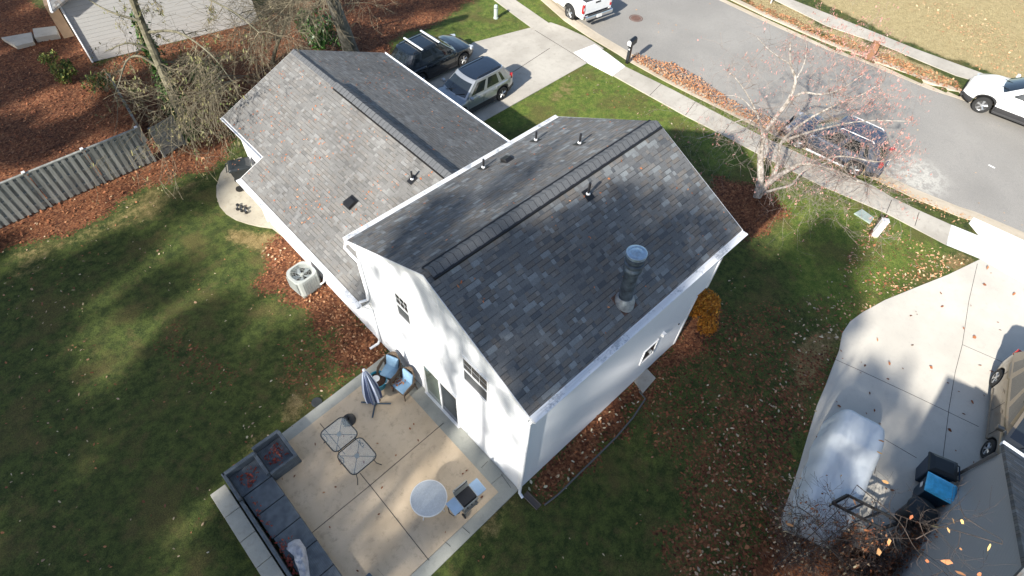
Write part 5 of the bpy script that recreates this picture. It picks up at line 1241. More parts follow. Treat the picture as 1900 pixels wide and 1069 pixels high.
# ================================================================== LEAVES
NR = np.random.RandomState(11)
def leaves(name, pts, cols, s0=.035, s1=.065, tilt=.5, rough=.7, parent=None, lift=.012, origin=None, nrm=None):
    """pts (n,3): every leaf is a bent five-cornered blade; colour picked per leaf"""
    n = len(pts); pts = np.asarray(pts, float); 
    if n == 0: return None
    a = NR.rand(n)*6.283; s = s0+(s1-s0)*NR.rand(n)**1.5; w = .45+.35*NR.rand(n)
    tx = (NR.rand(n)-.5)*2*tilt; ty = (NR.rand(n)-.5)*2*tilt
    base = np.array([[-1, 0], [-.15, .9], [.9, .35], [1.1, -.1], [.75, -.6], [-.2, -.85]]); k = len(base)
    V = np.zeros((n, k, 3)); ca, sa = np.cos(a), np.sin(a)
    for j, (bx_, by_) in enumerate(base):
        jx = bx_*(1+.25*(NR.rand(n)-.5)); jy = by_*w*(1+.5*(NR.rand(n)-.5)); x = (jx*ca-jy*sa)*s; y = (jx*sa+jy*ca)*s
        V[:, j, 0] = x; V[:, j, 1] = y; V[:, j, 2] = x*tx+y*ty+np.abs(jy)*s*.5*NR.rand(n)
    V[:, :, 2] += lift - np.minimum(V[:, :, 2].min(1), 0)[:, None]*1.0
    if nrm is not None:      # lay on a slope z += gx*x + gy*y
        V[:, :, 2] += V[:, :, 0]*nrm[:, 0:1]+V[:, :, 1]*nrm[:, 1:2]
    V += pts[:, None, :]
    if origin is not None: V -= np.array(origin)
    me = bpy.data.meshes.new(name); me.vertices.add(n*k); me.vertices.foreach_set('co', V.ravel())
    me.loops.add(n*k); me.loops.foreach_set('vertex_index', np.arange(n*k)); me.polygons.add(n); me.polygons.foreach_set('loop_start', np.arange(0, n*k, k))
    at = me.attributes.new('rv', 'FLOAT', 'POINT'); at.data.foreach_set('value', np.repeat(NR.rand(n), k).astype(np.float32))
    me.update(); me.materials.append(cols if not isinstance(cols, list) else leafmat(name+'_colours', cols, rough))
    o = bpy.data.objects.new(name, me); COL.objects.link(o)
    if parent: o.parent = parent
    return o
def sample(poly, dens, z=0.0, seed=0, clump=None):
    xs = [p[0] for p in poly]; ys = [p[1] for p in poly]; A = (max(xs)-min(xs))*(max(ys)-min(ys)); n = int(A*dens)
    X = min(xs)+(max(xs)-min(xs))*NR.rand(n); Y = min(ys)+(max(ys)-min(ys))*NR.rand(n); k = inpoly(X, Y, poly)
    if clump: k &= (fnoise(X, Y, clump, seed)+.9*(NR.rand(n)*2-1)) > 0
    return np.stack([X[k], Y[k], np.full(k.sum(), z)], 1)
RUST = leafmat('rust_leaves', [(.10,.03,.014),(.22,.075,.03),(.33,.125,.05),(.19,.06,.026),(.42,.21,.10)])
PALE = leafmat('pale_leaves', [(.50,.26,.12),(.60,.38,.20),(.42,.19,.09),(.68,.50,.30),(.34,.15,.07)])
CREAM = leafmat('cream_leaves', [(.42,.38,.22),(.58,.52,.36),(.30,.16,.08),(.66,.62,.48),(.36,.22,.12)])
ORG = leafmat('roof_leaves', [(.42,.13,.05),(.52,.20,.08),(.34,.10,.04),(.62,.32,.17)])
KERB = leafmat('kerb_leaves', [(.42,.19,.09),(.30,.12,.05),(.52,.28,.14),(.22,.09,.04),(.60,.38,.22)])
LAWNL = leafmat('lawn_leaves', [(.20,.075,.03),(.36,.16,.07),(.16,.055,.025),(.52,.44,.28),(.30,.12,.05),(.62,.54,.38)])
# litter: density from the same mask the ground uses
sel = (lit > .25) & (GX > -14) & (GX < 22) & (GY > -18) & (GY < 42) & ~inroad
gx, gy = GX[sel], GY[sel]; lv_ = lit[sel]
rep = NR.poisson(lv_*.2*.2*26); X = np.repeat(gx, rep)+(NR.rand(rep.sum())-.5)*.2; Y = np.repeat(gy, rep)+(NR.rand(rep.sum())-.5)*.2
def off_hard(X, Y):
    k = np.ones(len(X), bool)
    for po in HARD: k &= ~inpoly(X, Y, po)
    return k
HARD = [inner+outer[::-1], drv, nd, [(0,-.3),(0,6.5),(8,6.5),(8,-.3)], [(.5,6.5),(.5,16.9),(8,16.9),(8,6.5)], [(-6.6,-.5),(-6.6,5.6),(0,5.9),(0,-.5)]]
k = off_hard(X, Y); tag(leaves('fallen_leaves', np.stack([X[k], Y[k], np.zeros(k.sum())], 1), RUST, .03, .065, .6), kind='stuff')
# sparse leaves over the lawns
p_ = np.concatenate([sample([(-14,-2),(-14,26),(2,26),(0,-2)], 5.0, 0, 5, .8), sample(pl([(1000,1069),(1000,930),(1330,560),(1400,440),(1560,520),(1560,640),(1450,960),(1430,1069)]), 7.0, 0, 6, 1.0), sample(pl([(890,230),(1088,118),(1137,140),(1450,310),(1240,240)]), 7, 0, 8, .9)])
k = off_hard(p_[:, 0], p_[:, 1]); tag(leaves('fallen_leaves', p_[k], LAWNL, .025, .055, .5), kind='stuff')
p_ = sample(pl([(1500,560),(1620,410),(1800,480),(1640,560),(1560,640),(1440,1069),(1250,1069),(1330,800),(1440,700)]), 40, 0, 7, 1.1); k = off_hard(p_[:, 0], p_[:, 1]); tag(leaves('fallen_leaves', p_[k], LAWNL, .03, .07, .5), kind='stuff')
p_ = sample(pl([(970,905),(1190,700),(1195,735),(1040,910),(1005,935)]), 12, 0, 9); tag(leaves('fallen_leaves', p_, CREAM, .035, .075, .5), kind='stuff')
p_ = sample(pl([(1590,440),(1625,400),(1740,468),(1800,482),(1760,508),(1640,556),(1575,600),(1540,560)]), 60, 0, 7, 1.3); k = off_hard(p_[:, 0], p_[:, 1]); tag(leaves('fallen_leaves', p_[k], PALE, .03, .065, .5), kind='stuff')
p_ = sample(pl([(490,455),(540,470),(600,520),(720,650),(700,685),(640,672),(610,600),(560,560),(510,500)]), 45, 0, 17); k = off_hard(p_[:, 0], p_[:, 1]); tag(leaves('fallen_leaves', p_[k], KERB, .03, .06, .7), kind='stuff')
# kerb piles and verges
v1 = pl([(1166,114),(1178,104),(1215,118),(1245,122),(1262,132),(1290,146),(1340,182),(1380,205),(1420,222),(1500,262),(1570,295),(1560,304),(1500,284),(1420,248),(1295,184),(1230,151)], ROADZ)
p_ = sample(v1, 260, 0, 1); p_[:, 2] = .02+.05*NR.rand(len(p_)); tag(leaves('fallen_leaves', p_, KERB, .03, .065, .8, lift=.02), kind='stuff')
gut_ = pl([(1600,318),(1700,362),(1800,402),(1795,410),(1690,372),(1590,326)]); tag(leaves('fallen_leaves', sample(gut_, 60, .02, 1), PALE, .03, .06, .5), kind='stuff')
p_ = sample(pl([(1500,292),(1650,345),(1765,418),(1800,412),(1700,362),(1560,296)]), 55, .0, 2); tag(leaves('fallen_leaves', p_, PALE, .03, .06, .5), kind='stuff')
v2 = pl([(1350,-14),(1420,14),(1534,62),(1620,92),(1774,152),(1785,172),(1700,146),(1600,104),(1520,72),(1420,27)]); tag(leaves('fallen_leaves', sample(v2, 150, .03, 1), KERB, .035, .075, .6), kind='stuff')
v3 = pl([(1470,-14),(1597,46),(1700,88),(1850,142),(1960,190),(2050,60),(1900,-60),(1500,-80)]); tag(leaves('fallen_leaves', sample(v3, 30, .0, 4, .5), PALE, .035, .075, .5), kind='stuff')
p_ = sample(road_poly, .35, ROADZ, 3, .5); tag(leaves('fallen_leaves', p_[(p_[:, 0] < 36) & (p_[:, 1] > -12) & (p_[:, 1] < 26)], PALE, .03, .06, .4), kind='stuff')
p_ = sample(pl([(1270,112),(1600,170),(1640,210),(1480,200),(1330,160)], ROADZ), 3, ROADZ, 3, .8); tag(leaves('fallen_leaves', p_, ORG, .03, .055, .4), kind='stuff')
p_ = sample(nd, 1.1, .017, 3); p_ = p_[(p_[:, 0] > 3)]; tag(leaves('fallen_leaves', p_, RUST, .035, .075, .6), kind='stuff')
p_ = sample([(-5.2,0),(-5.0,5.3),(-.1,5.6),(-.1,0)], 1.0, pz, 3); tag(leaves('fallen_leaves', p_, RUST, .03, .055, .5), kind='stuff')
for pts, n, z, s in ((((513,818),(535,842),(520,866),(498,860),(490,850)), 260, .345, 1), (((440,884),(470,862),(484,876),(468,905),(450,905)), 260, .405, 1), (((462,915),(480,930),(500,965),(520,1005),(560,1069),(545,1069),(505,1010),(470,940)), 90, .385, 1), (((520,1000),(545,995),(550,1004),(530,1020),(545,1040),(556,1069),(545,1069),(525,1030)), 260, .40, 1)):
    tag(leaves('fallen_leaves', sample(pl(pts, z), n, z+.004, 2), leafmat('crimson_leaves', [(.20,.03,.02),(.28,.055,.035),(.14,.025,.018),(.33,.10,.06)]), .025, .05, .6), kind='stuff')
c = P(742, 706, .46); p_ = np.array([[c.x-.10+.16*NR.randn(), c.y+.10*NR.randn(), pz+.44] for _ in range(34)]); tag(leaves('fallen_leaves', p_, RUST, .025, .045, .6), kind='stuff')
# roof leaves
def roofleaves(x0, x1, y0, y1, n, zf, grad, seed, cl):
    X = x0+(x1-x0)*NR.rand(n); Y = y0+(y1-y0)*NR.rand(n)
    k = (fnoise(X, Y, cl, seed)+.8*(NR.rand(n)*2-1)) > .3; X, Y = X[k], Y[k]
    X = X+.05*NR.randn(len(X)); Y = Y+.05*NR.randn(len(Y))
    Z = np.array([zf(x, y) for x, y in zip(X, Y)]); g = np.array([grad(x, y) for x, y in zip(X, Y)])
    return leaves('fallen_leaves', np.stack([X, Y, Z], 1), ORG, .022, .042, .35, nrm=g, lift=.010)
tag(roofleaves(xe1+.1, xb_-.3, 6.9, 16.9, 780, lambda x, y: zBf(x), lambda x, y: (sB, 0), 21, 2.4), kind='stuff')
tag(roofleaves(xb_+.3, xf_-.1, 9.0, 16.9, 420, lambda x, y: zBf(x), lambda x, y: (-sB, 0), 22, 2.2), kind='stuff')
tag(roofleaves(.2, 8.2, yR+.2, yr_-.3, 110, lambda x, y: zA(y), lambda x, y: (0, sR), 23, 2.0), kind='stuff')
tag(roofleaves(.2, 8.2, yr_+.3, yL-.2, 80, lambda x, y: zA(y), lambda x, y: (0, -sL), 24, 2.0), kind='stuff')
# ================================================================== TREES
def twigs(mb, p, d, L, r, depth, rr, tips, droop=0., spread=.7, nseg=5, kids=(3, 5), minr=.004, wob=.22):
    pts = [p.copy()]; q = p.copy(); dd = d.normalized()
    for i in range(nseg):
        dd = (dd+Vector((rr.gauss(0, wob), rr.gauss(0, wob), rr.gauss(0, wob*.8)-droop))).normalized(); q = q+dd*(L/nseg); pts.append(q.copy())
    rad = [max(minr, r*(1-.75*i/nseg)) for i in range(nseg+1)]; mb.tube(pts, rad, 5 if r > .03 else 4 if r > .012 else 3, caps=False)
    if depth <= 0: tips.append((pts[-1], dd)); tips.append((pts[-2], dd)); return
    for _ in range(rr.randint(*kids)):
        i = rr.randint(1, nseg); t = (pts[i]-pts[i-1]).normalized(); side = Vector((rr.gauss(0, 1), rr.gauss(0, 1), rr.gauss(0, .7)))
        side = (side-t*side.dot(t)).normalized(); nd_ = (t*(1-spread*.5)+side*spread).normalized()
        twigs(mb, pts[i], nd_, L*rr.uniform(.45, .7), rad[i]*.62, depth-1, rr, tips, droop, spread, max(3, nseg-1), kids, minr, wob)
def path(mb, pts, r0, r1, n=9, mi=0):
    """smooth a control path with wobble and sweep a tapered tube; returns the dense points"""
    o = []
    P_ = [Vector(p) for p in pts]; P2 = [P_[0]*2-P_[1]]+P_+[P_[-1]*2-P_[-2]]
    for i in range(1, len(P2)-2):
        for k in range(5):
            t = k/5; a, b, c, d = P2[i-1], P2[i], P2[i+1], P2[i+2]
            o.append(.5*((2*b)+(c-a)*t+(2*a-5*b+4*c-d)*t*t+(3*b-a-3*c+d)*t**3))
    o.append(P_[-1]); N = len(o); rad = [r0+(r1-r0)*(i/(N-1))**.8 for i in range(N)]
    mb.tube(o, rad, n, mi=mi); return o, rad
def bark(name, c1, c2, sc=6):
    t = NT(name, .9); tc = t.node('TexCoord'); p = tc.outputs['Object']; a = t.noise(p, sc, 5, .7); b = t.noise(p, sc*6, 3, .7)
    c = t.mix(t.step(a, .35, .65), c1, c2); t.color(c); t.bump(t.math('ADD', a, b), .8, .02); return t.m
# --- bare front tree with red twigs
rr = random.Random(5); M_fb = bark('pale_bark', (.20,.17,.14), (.50,.46,.41)); M_ft = bark('twig_bark', (.17,.13,.11), (.36,.30,.26)); M_fb2 = M_fb
tb0 = P(1405, 365); ft = thing('bare_tree', tb0, 'bare multi stemmed tree with pale bark and reddish twigs on the front lawn', 'tree')
O = tuple(tb0)
LIMB = [([(1405,366,0),(1411,330,.8),(1411,290,1.6),(1416,255,2.4),(1436,222,3.1),(1462,188,3.8),(1476,150,4.5),(1467,120,5.0),(1466,78,5.8)], .17, .03),
        ([(1405,366,0),(1425,340,.55),(1462,316,1.1),(1492,304,1.5),(1530,311,1.7),(1562,322,2.0),(1610,345,2.3)], .15, .022),
        ([(1407,362,.1),(1436,352,.5),(1470,342,.8),(1490,318,1.3),(1540,300,1.8)], .07, .02),
        ([(1424,342,.5),(1439,318,.9),(1445,288,1.5),(1451,262,2.1),(1490,228,2.9),(1540,200,3.6),(1600,175,4.2),(1640,150,4.6)], .10, .018),
        ([(1416,255,2.4),(1405,212,3.2),(1380,165,3.9),(1350,128,4.5)], .06, .015),
        ([(1418,250,2.4),(1390,222,2.7),(1352,232,2.5),(1325,248,2.3),(1292,258,2.2)], .04, .01),
        ([(1462,188,3.8),(1490,172,4.1),(1520,175,4.2),(1555,168,4.5),(1600,140,5.0)], .06, .015),
        ([(1476,150,4.5),(1492,118,5.0),(1497,85,5.6)], .04, .012), ([(1451,262,2.1),(1520,240,2.6),(1600,225,3.2),(1690,225,3.8)], .06, .012),
        ([(1492,304,1.5),(1560,290,2.1),(1640,300,2.6),(1690,270,3.2)], .05, .012), ([(1467,120,5.0),(1430,95,5.4),(1405,70,5.8)], .035, .01), ([(1405,212,3.2),(1370,180,3.4),(1318,178,3.5)], .03, .01)]
tm = MB(); nodes = []
for pts, r0, r1 in LIMB:
    o, rad = path(tm, [P(a, b, z)-tb0 for a, b, z in pts], r0, r1); nodes += [(q, r_) for q, r_ in list(zip(o, rad))[4:]]
tm.build('trunk', M_fb, ft, smooth=True)
mb = MB(); tips = []
def crownpt():
    while True:
        a, b = rr.uniform(1285, 1715), rr.uniform(60, 450)
        if ((a-1530)/185)**2+((b-215)/155)**2 < 1 or (((a-1600)/90)**2+((b-360)/75)**2 < 1) or (((a-1350)/60)**2+((b-190)/75)**2 < 1 and rr.random() < .4): return a, b
for _ in range(125):
    a, b = crownpt(); z = 2.0+3.6*max(0, min(1, (390-b)/300))+rr.uniform(-.7, .7); q = P(a, b, z)-tb0
    best = min(nodes, key=lambda n_: (n_[0]-q).length+abs(n_[0].z-q.z)*.3); p0 = best[0]; d = q-p0
    if d.length < .05 or d.length > 3.4: continue
    twigs(mb, p0, (d.normalized()+Vector((0,0,.12))), d.length*1.05, min(best[1]*.6, .020), 3 if d.length > 1.3 else 2, rr, tips, 0, .75, 5, (3, 4), .0030, .16)
mb.build('twigs', M_ft, ft, smooth=False)
# small red seed clusters, thicker towards the street side
pp = []
for q, d in tips:
    w = q+tb0; 
    if rr.random() < (.95 if w.x > 18.3 else .12):
        for _ in range(rr.randint(2, 5)): pp.append((w.x+rr.gauss(0, .05), w.y+rr.gauss(0, .05), w.z+rr.gauss(0, .05)))
print('front tips', len(tips), len(pp), len(mb.f))
leaves('red_seeds', np.array(pp), leafmat('red_seed_colours', [(.42,.19,.17),(.52,.27,.24),(.34,.14,.12),(.48,.32,.26)]), .012, .028, 2.5, parent=ft, origin=O)
# --- ivy clad weeping tree, top left
rr = random.Random(9); b0 = P(352, 256); wt = thing('weeping_tree', b0, 'ivy covered tree with drooping olive twigs in front of the grey neighbour wall', 'tree'); O = tuple(b0)
M_ob = bark('olive_bark', (.10,.095,.06), (.22,.20,.14)); M_ot = bark('olive_twigs', (.11,.095,.06), (.26,.22,.15))
tm = MB(); o, rad = path(tm, [(0,0,0), P(330,200,1.4)-b0, P(300,130,3.0)-b0, P(270,60,4.6)-b0, P(247,0,6.0)-b0, P(225,-70,7.6)-b0], .20, .12); nodes = list(zip(o, rad))[3:]
for pts in ([(300,130,3.0),(262,105,3.6),(236,112,3.5),(222,150,3.1),(212,178,2.8)], [(270,60,4.6),(330,60,4.8),(390,100,4.4),(430,150,3.6)], [(285,95,3.8),(240,80,4.3),(195,95,4.1)], [(247,0,6.0),(330,-20,6.2),(430,20,5.6),(480,60,5.0)], [(262,40,5.2),(200,20,5.6),(150,-10,5.8)]):
    o, rad = path(tm, [P(*q)-b0 for q in pts], .06, .018, 7); nodes += list(zip(o, rad))[2:]
tm.build('trunk', M_ob, wt, smooth=True)
mb = MB(); tips = []
for _ in range(135):
    g = rr.random()
    if g < .75: a, b = rr.gauss(315, 62), rr.gauss(140, 50)
    else: a, b = rr.uniform(150, 520), rr.uniform(-20, 110)
    if b > 235 or a < 165: continue
    z = rr.uniform(1.8, 4.6) if b > 60 else rr.uniform(3.5, 6); q = P(a, b, z)-b0; best = min(nodes, key=lambda n_: (n_[0]-q).length); d = q-best[0]
    if d.length < .1 or d.length > 3.5: continue
    twigs(mb, best[0], d.normalized(), d.length*.95, .016, 3, rr, tips, .10, .5, 5, (2, 4), .0048, .15)
mb.build('twigs', M_ot, wt)
IVY = leafmat('ivy_leaves', [(.015,.045,.009),(.04,.10,.018),(.07,.16,.03),(.13,.22,.06)]); pp = []
for _ in range(4200):
    t = rr.random()**1.2; q = P(352-95*t, 256-215*t, 4.2*t); r_ = .45*(1-.5*t); pp.append((q.x+rr.gauss(0, r_*.5), q.y+rr.gauss(0, r_*.5), max(.05, q.z+rr.gauss(0, .25))))
leaves('ivy', np.array(pp), IVY, .04, .085, 1.2, parent=wt, origin=O)
pp = []
for q, d in tips:
    if rr.random() < .12: w = q+b0; pp += [(w.x+rr.gauss(0,.06), w.y+rr.gauss(0,.06), w.z+rr.gauss(0,.06)) for _ in range(3)]
leaves('leaf_buds', np.array(pp), leafmat('olive_buds', [(.14,.13,.05),(.20,.17,.08),(.09,.12,.03)]), .025, .05, 2, parent=wt, origin=O)
# --- grey trunk + bare twigs, top middle
def rough_tree(name, label, base, topq, r0, boxes, n, mt, mtw, seed, depth=3, buds=None, droop=.03, rtw=.014, group=None, mind=.3):
    rr = random.Random(seed); t = thing(name, base, label, 'tree', group=group); tm = MB(); o, rad = path(tm, [Vector(q)-base for q in topq], r0, r0*.55, 12)
    nodes = list(zip(o, rad))[3:]; tm.build('trunk', mt, t, smooth=True); mb = MB(); tips = []
    for _ in range(n):
        bx_ = rr.choice(boxes); q = P(rr.uniform(bx_[0], bx_[2]), rr.uniform(bx_[1], bx_[3]), rr.uniform(bx_[4], bx_[5]))-base; best = min(nodes, key=lambda n_: (n_[0]-q).length+rr.uniform(0, .6)); d = q-best[0]
        if d.length < mind: continue
        twigs(mb, best[0], d, d.length, rtw*min(2.2, max(.7, d.length*.7)), depth, rr, tips, droop, .6, 6, (3, 4), .0045, .14)
    mb.build('twigs', mtw, t); return t, tips
b1 = P(652, 98); tt, tips = rough_tree('grey_tree', 'thick grey bare trunk rising behind the green bush above the wing roof', b1, [b1, P(640,62,1.4), P(626,25,2.8), P(612,-15,4.2), P(600,-60,5.6)], .42, [(470,-10,570,60,2.6,4.5),(470,-30,700,10,3.6,5.5)], 28, bark('grey_bark', (.10,.095,.08), (.21,.20,.175), 4), M_ot, 3, 3)
b1 = P(505, 118); rough_tree('bare_sapling', 'slender bare tree with tangled tan twigs beside the grey neighbour wall', b1, [b1, P(512,90,.8), P(525,55,1.8), P(540,10,3.0), P(548,-30,4.2)], .10, [(440,10,540,95,1.4,3.8),(440,-10,560,50,2.4,4.2)], 34, M_ot, M_ot, 4, 3)
# --- bushes
def bush(name, label, c, rx, rz, n, mtl, s0, s1, seed, lob=4, cat='bush', stems=M_ob, group=None):
    rr = random.Random(seed); t = thing(name, c, label, cat, group=group); pp = []
    lobes = [(Vector((rr.uniform(-.6,.6)*rx, rr.uniform(-.6,.6)*rx, rz*rr.uniform(.35,.75))), rr.uniform(.35,.6)) for _ in range(lob)]
    for _ in range(n):
        l, s = rr.choice(lobes); d = Vector((rr.gauss(0,1), rr.gauss(0,1), rr.gauss(0,1))).normalized()*rr.uniform(.55, 1.05)
        q = l+Vector((d.x*rx*s, d.y*rx*s, d.z*rz*s*.8)); 
        if q.z > .04: pp.append((c.x+q.x, c.y+q.y, c.z+q.z))
    leaves('foliage', np.array(pp), mtl, s0, s1, 1.3, parent=t, origin=tuple(c)); mb = MB()
    for l, s in lobes:
        for _ in range(3): mb.tube([(0,0,0), (l.x*.4, l.y*.4, l.z*.5), (l.x+rr.gauss(0,.08), l.y+rr.gauss(0,.08), l.z+rz*s*.5)], [.02,.014,.005], 5)
    mb.build('stems', stems, t); return t
GRN = leafmat('glossy_green_leaves', [(.015,.05,.008),(.04,.12,.015),(.07,.19,.03),(.14,.28,.07)], .35); GLD = leafmat('golden_leaves', [(.40,.14,.012),(.52,.22,.02),(.32,.10,.01),(.60,.30,.04)])
GOL = leafmat('olive_green_leaves', [(.03,.06,.012),(.06,.11,.02),(.14,.15,.03),(.20,.19,.04)])
bush('green_bush', 'glossy bright green bush beyond the far edge of the wing roof', P(605,92), 1.2, 2.0, 3000, GRN, .04, .08, 1, 7)
bush('golden_bush', 'golden orange shrub against the side of the house near the front corner', P(1296,598), .78, 1.3, 4600, GLD, .022, .048, 2, 7, 'shrub')
bush('small_bush', 'small sparse green shrub at the neighbour house corner, upper one of two', P(100,122), .55, .7, 360, GOL, .03, .07, 3, 4, 'shrub')
bush('small_bush', 'small green shrub with some orange leaves, lower one of two in the leafy yard', P(131,148), .6, .8, 800, GOL, .03, .07, 4, 5, 'shrub')
bush('trailing_bush', 'dark olive shrub beneath the weeping tree', P(200,170), .8, .9, 700, GOL, .03, .07, 6, 5, 'shrub')
bush('shade_leaf_cover', 'low dark leaf cover added to deepen the shade between the weeping tree and the wing roof', P(395,150), 1.0, .9, 700, IVY, .04, .08, 8, 5, 'shrub')  # dark leaf mass added where the ground lies in deep shade
# --- near tree at the lower right: its top reaches into the picture from below
rr = random.Random(12); nb0 = Vector((1.4,-9.2,0)); q = P(1600, 1190, 7.8)
nt_ = thing('foreground_tree', (q.x, q.y, 0), 'thin bare treetop holding a few large orange leaves, lower right', 'tree'); b0 = Vector((q.x, q.y, 0)); O = tuple(b0)
M_nt = bark('dark_twig_bark', (.03,.024,.02), (.085,.065,.055)); tm = MB(); o, rad = path(tm, [(0,0,0), (.1,.05,3), (-.05,.1,6), (0,0,7.8)], .15, .012); nodes = list(zip(o, rad))[-6:]
ends = []
for a, b, z in ((1560,1040,8.8),(1480,940,9.2),(1540,1000,8.6),(1700,1000,9.0),(1790,960,9.4),(1860,1010,9.2),(1650,950,8.4),(1440,1050,9.0),(1590,900,9.4),(1750,1060,8.8)):
    o, rad = path(tm, [nodes[-1][0], (P(a, b, z)-b0).lerp(nodes[-1][0], .6)+Vector((rr.uniform(-.06,.06), rr.uniform(-.06,.06), .05)), (P(a, b, z)-b0).lerp(nodes[-1][0], .25)+Vector((rr.uniform(-.08,.08), rr.uniform(-.08,.08), 0)), P(a, b, z)-b0], .0075, .0028, 6); nodes += list(zip(o, rad))[2:]; ends.append(o[-1])
tm.build('trunk', M_nt, nt_, smooth=True); mb = MB(); tips = []
for _ in range(58):
    a, b = rr.uniform(1430, 1800), rr.uniform(900, 1090); q = P(a, b, rr.uniform(8.2, 9.6))-b0; best = min(nodes, key=lambda n_: (n_[0]-q).length); d = q-best[0]
    if d.length > .1: twigs(mb, best[0], d, min(d.length, 1.0), .006, 2, rr, tips, -.02, .6, 5, (2, 3), .0016, .12)
mb.build('twigs', M_nt, nt_)
lp = [P(a, b, z) for a, b, z in ((1630,842,9),(1634,820,9),(1684,951,9.2),(1690,960,9.2),(1765,968,9.4),(1782,970,9.4),(1758,985,9.3),(1733,980,9),(1779,1020,9.3),(1825,1030,9.4),(1830,1018,9.4),(1717,1042,9.1),(1752,1045,9.1),(1776,1065,9.3),(1815,1066,9.3),(1580,962,8.8),(1583,935,8.8),(1462,975,9),(1640,895,8.6),(1628,1026,8.8),(1645,1008,8.8))]
leaves('leaves', np.array([tuple(q) for q in lp]), leafmat('orange_tree_leaves', [(.50,.16,.07),(.62,.27,.12),(.60,.42,.16),(.42,.12,.06)]), .034, .050, 1.2, parent=nt_, origin=O)
# --- twiggy brown shrubs on the ground at the lower right
for k, (a, b, lb) in enumerate(((1490,1010,'leftmost brown twiggy shrub in the lower right bed'), (1585,1062,'brown twiggy shrub in the middle of the lower right bed'), (1690,1050,'brown twiggy shrub next to the bicycle'))):
    c = P(a, b); t = thing('twiggy_shrub', c, lb, 'shrub', group='brown shrubs in the lower right bed'); mb = MB(); tips = []; rr = random.Random(30+k)
    for _ in range(38): an = rr.uniform(0, 6.28); twigs(mb, Vector((.15*math.cos(an), .15*math.sin(an), 0)), Vector((math.cos(an)*.8, math.sin(an)*.8, 1)), rr.uniform(.7, 1.15), .012, 3, rr, tips, .02, .6, 5, (3, 4), .004, .16)
    mb.build('stems', bark('brown_stems', (.075,.05,.04), (.17,.125,.10)) if k == 0 else bpy.data.materials['brown_stems'], t)
    leaves('dry_leaves', np.array([tuple(q+c+Vector((rr.gauss(0,.03), rr.gauss(0,.03), 0))) for q, d in tips if rr.random() < .3]), LAWNL if k == 0 else RUST, .02, .045, 1.5, parent=t, origin=tuple(c))
# ================================================================== TREES OUTSIDE THE PICTURE that shade the yard
SPOT = []
def shade(px, py, z, r, dens): SPOT.append((P(px, py, z), r, dens))
rs = random.Random(77)
def region(poly, z, step, dens, skip=(), r=(1.0, 1.6), jit=.45, prob=1.0):
    w = pl(poly, z); xs = [p[0] for p in w]; ys = [p[1] for p in w]; sk = [(P(a, b, z), q) for a, b, q in skip]
    x = min(xs)
    while x < max(xs):
        y = min(ys)
        while y < max(ys):
            X, Y = x+rs.uniform(-jit, jit)*step, y+rs.uniform(-jit, jit)*step
            if bool(inpoly(np.array([X]), np.array([Y]), w)[0]) and rs.random() < prob and not any((Vector((X, Y, z))-s).length < q for s, q in sk): SPOT.append((Vector((X, Y, z)), rs.uniform(*r), dens))
            y += step
        x += step
# back lawn
region([(-150,470),(120,440),(300,395),(420,330),(470,440),(560,560),(640,680),(560,790),(420,880),(520,1100),(-300,1100)], 0, 1.9, .86,
       skip=((500,590,1.3),(400,600,1.0),(330,480,1.7),(180,570,1.2),(480,540,.9),(110,630,.8),(260,440,1.6),(410,430,1.5),(400,520,1.1),(80,500,1.3),(150,730,1.3),(240,640,1.0),(470,600,.9),(520,520,.8),(520,760,1.0),(480,830,.9),(440,660,.8),(330,580,.8)))
region([(-150,-60),(150,60),(240,240),(0,330),(-250,350)], 0, 2.2, .9, skip=((60,215,1.6),(20,30,1.5),(180,150,1.2)))
region([(190,130),(440,110),(420,240),(340,260),(250,240)], 0, 1.5, 1.0); region([(440,60),(640,-20),(860,0),(820,30),(700,90),(560,90),(440,190)], 0, 2.4, .8, skip=((690,45,1.4),(500,80,1.2),(605,75,2.2)))
# patio
region([(690,700),(560,790),(430,890),(520,1100),(760,1100),(960,900)], .1, 1.4, .68, skip=((590,905,.6),(800,850,.5),(655,1000,.45)), r=(.9, 1.3))
region([(420,880),(540,1069),(640,1069),(520,850)], .3, 1.8, .8)
region([(1560,640),(1700,715),(1765,695),(1750,890),(1640,830),(1540,750)], 0, 1.7, .55, skip=((1725,745,.7),(1640,700,.5)), r=(.8, 1.2))
# right yard
region([(980,1100),(985,935),(1190,740),(1330,600),(1340,490),(1420,450),(1490,410),(1560,500),(1560,640),(1500,780),(1430,960),(1430,1150)], 0, 1.7, .95, skip=((1450,440,1.0),(1500,520,.7),(1160,850,.7),(1330,640,.6),(1030,950,.5),(1390,520,.5)), r=(1.2, 1.7))
region([(1545,680),(1700,760),(1780,900),(1700,1100),(1430,1100),(1500,800)], .5, 2.0, .75, skip=((1720,745,1.1),(1660,720,.6)), r=(.9, 1.3))
# roofs and gable wall
region([(800,520),(960,420),(1120,390),(1190,420),(1220,520),(1120,650),(990,760)], 5.9, 1.15, .74, skip=((1000,430,.5),(960,500,.3)), r=(.85, 1.2))
region([(1190,360),(1290,350),(1350,420),(1230,520),(1160,480)], 5.6, 1.3, .6, skip=((1240,330,.5),), r=(.7, 1.0))
region([(680,440),(850,340),(960,320),(980,360),(840,460),(780,490)], 5.9, 1.2, .68, r=(.75, 1.05))
for a, b, r_ in ((740,500,.45),(700,520,.35),(790,560,.4),(760,640,.35),(830,620,.45),(880,680,.4),(840,720,.3),(930,740,.45),(900,800,.35),(960,830,.4),(720,590,.3),(880,610,.35),(950,780,.3),(800,600,.3),(930,690,.3)):
    SPOT.append((PX(a, b, 0), r_*1.25, .72))
SPOT.append((P(660,560,2.6), .7, .8)); SPOT.append((P(640,640,0), 1.1, .5)); SPOT.append((P(690,650,0), .9, .5))
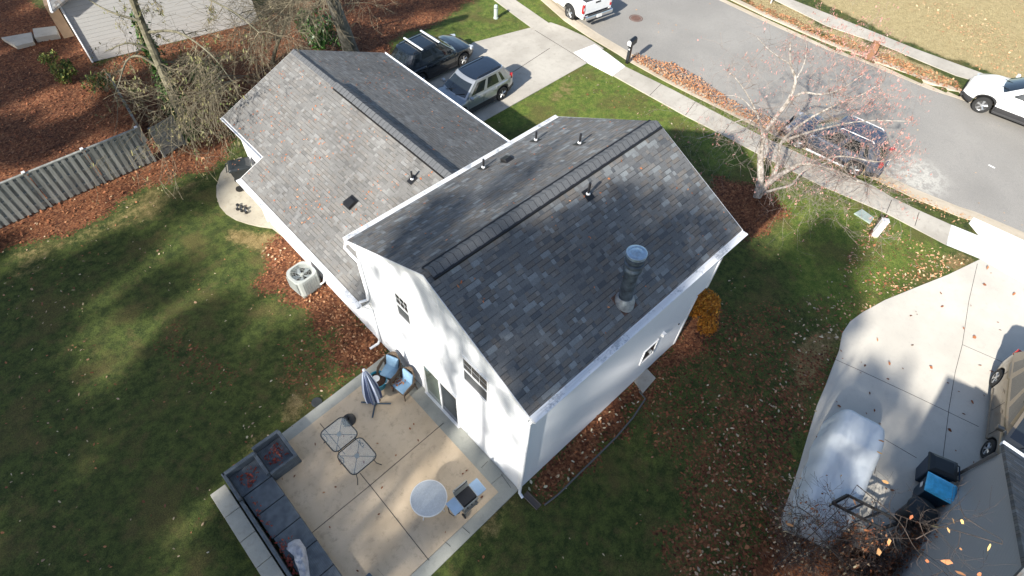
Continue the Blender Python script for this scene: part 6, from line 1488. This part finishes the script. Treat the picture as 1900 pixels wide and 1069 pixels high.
M_sl = leafmat('distant_tree_leaves', [(.16,.07,.03),(.24,.13,.05),(.12,.10,.04)])
cl = []
for T, r_, dn in SPOT:
    zc = rs.uniform(17.5, 23)
    for _ in range(40):
        q = T-SDIR*((zc-T.z)/-SDIR.z); v = q-CP; dz = v.dot(_f); ok = v.length > 4.5
        for hh in (0, .5, 1):      # crown, mid trunk and foot must all stay outside the picture
            v = Vector((q.x, q.y, q.z*hh))-CP; dz = v.dot(_f)
            if dz > 0 and abs(v.dot(_r))*FPX < (965*dz+FPX*(2.2 if hh == 1 else .6)) and abs(v.dot(_u))*FPX < (545*dz+FPX*(2.2 if hh == 1 else .6)): ok = False
        if ok: break
        zc += 1.2
    if not ok: print('DROP', T); continue
    cl.append((q, r_, dn))
# group the clumps into trees
groups = []
for c_ in sorted(cl, key=lambda c: (c[0].x, c[0].y)):
    for g in groups:
        if (Vector((g['c'].x, g['c'].y))-Vector((c_[0].x, c_[0].y))).length < 5.0: g['m'].append(c_); break
    else: groups.append({'c': c_[0].copy(), 'm': [c_]})
print('shade groups', len(groups), len(cl))
M_sb = bark('tall_tree_bark', (.10,.085,.07), (.2,.18,.15))
for gi, g in enumerate(groups):
    cen = sum((m_[0] for m_ in g['m']), Vector())/len(g['m']); base = Vector((cen.x, cen.y, 0))
    t = thing('tall_tree', base, 'tall backyard tree with thin brown foliage, standing outside the photo behind the camera', 'tree', group='tall trees outside the photo')
    tm = MB(); path(tm, [(0,0,0), (.2,.1,cen.z*.4), (0,0,cen.z*.8)], .24, .12, 8); 
    pp = []; ss = []
    for c_, r_, dn in g['m']:
        q = c_-base; tm.tube([(0,0,cen.z*.8), (q.x*.5, q.y*.5, cen.z*.8+(q.z-cen.z*.8)*.6), (q.x, q.y, q.z)], [.07,.04,.015], 5)
        n = int(dn*dn*136*r_*r_*(1.6 if dn > .84 else 1))
        for _ in range(n):
            d = Vector((rs.gauss(0,1), rs.gauss(0,1), rs.gauss(0,1))).normalized()*(rs.random()**.45)*r_; pp.append((c_.x+d.x*1.0, c_.y+d.y, c_.z+d.z*.8))
    tm.build('trunk', M_sb, t, smooth=True)
    if pp: leaves('crown', np.array(pp), M_sl, .13, .25, 2.0, parent=t, origin=tuple(base))
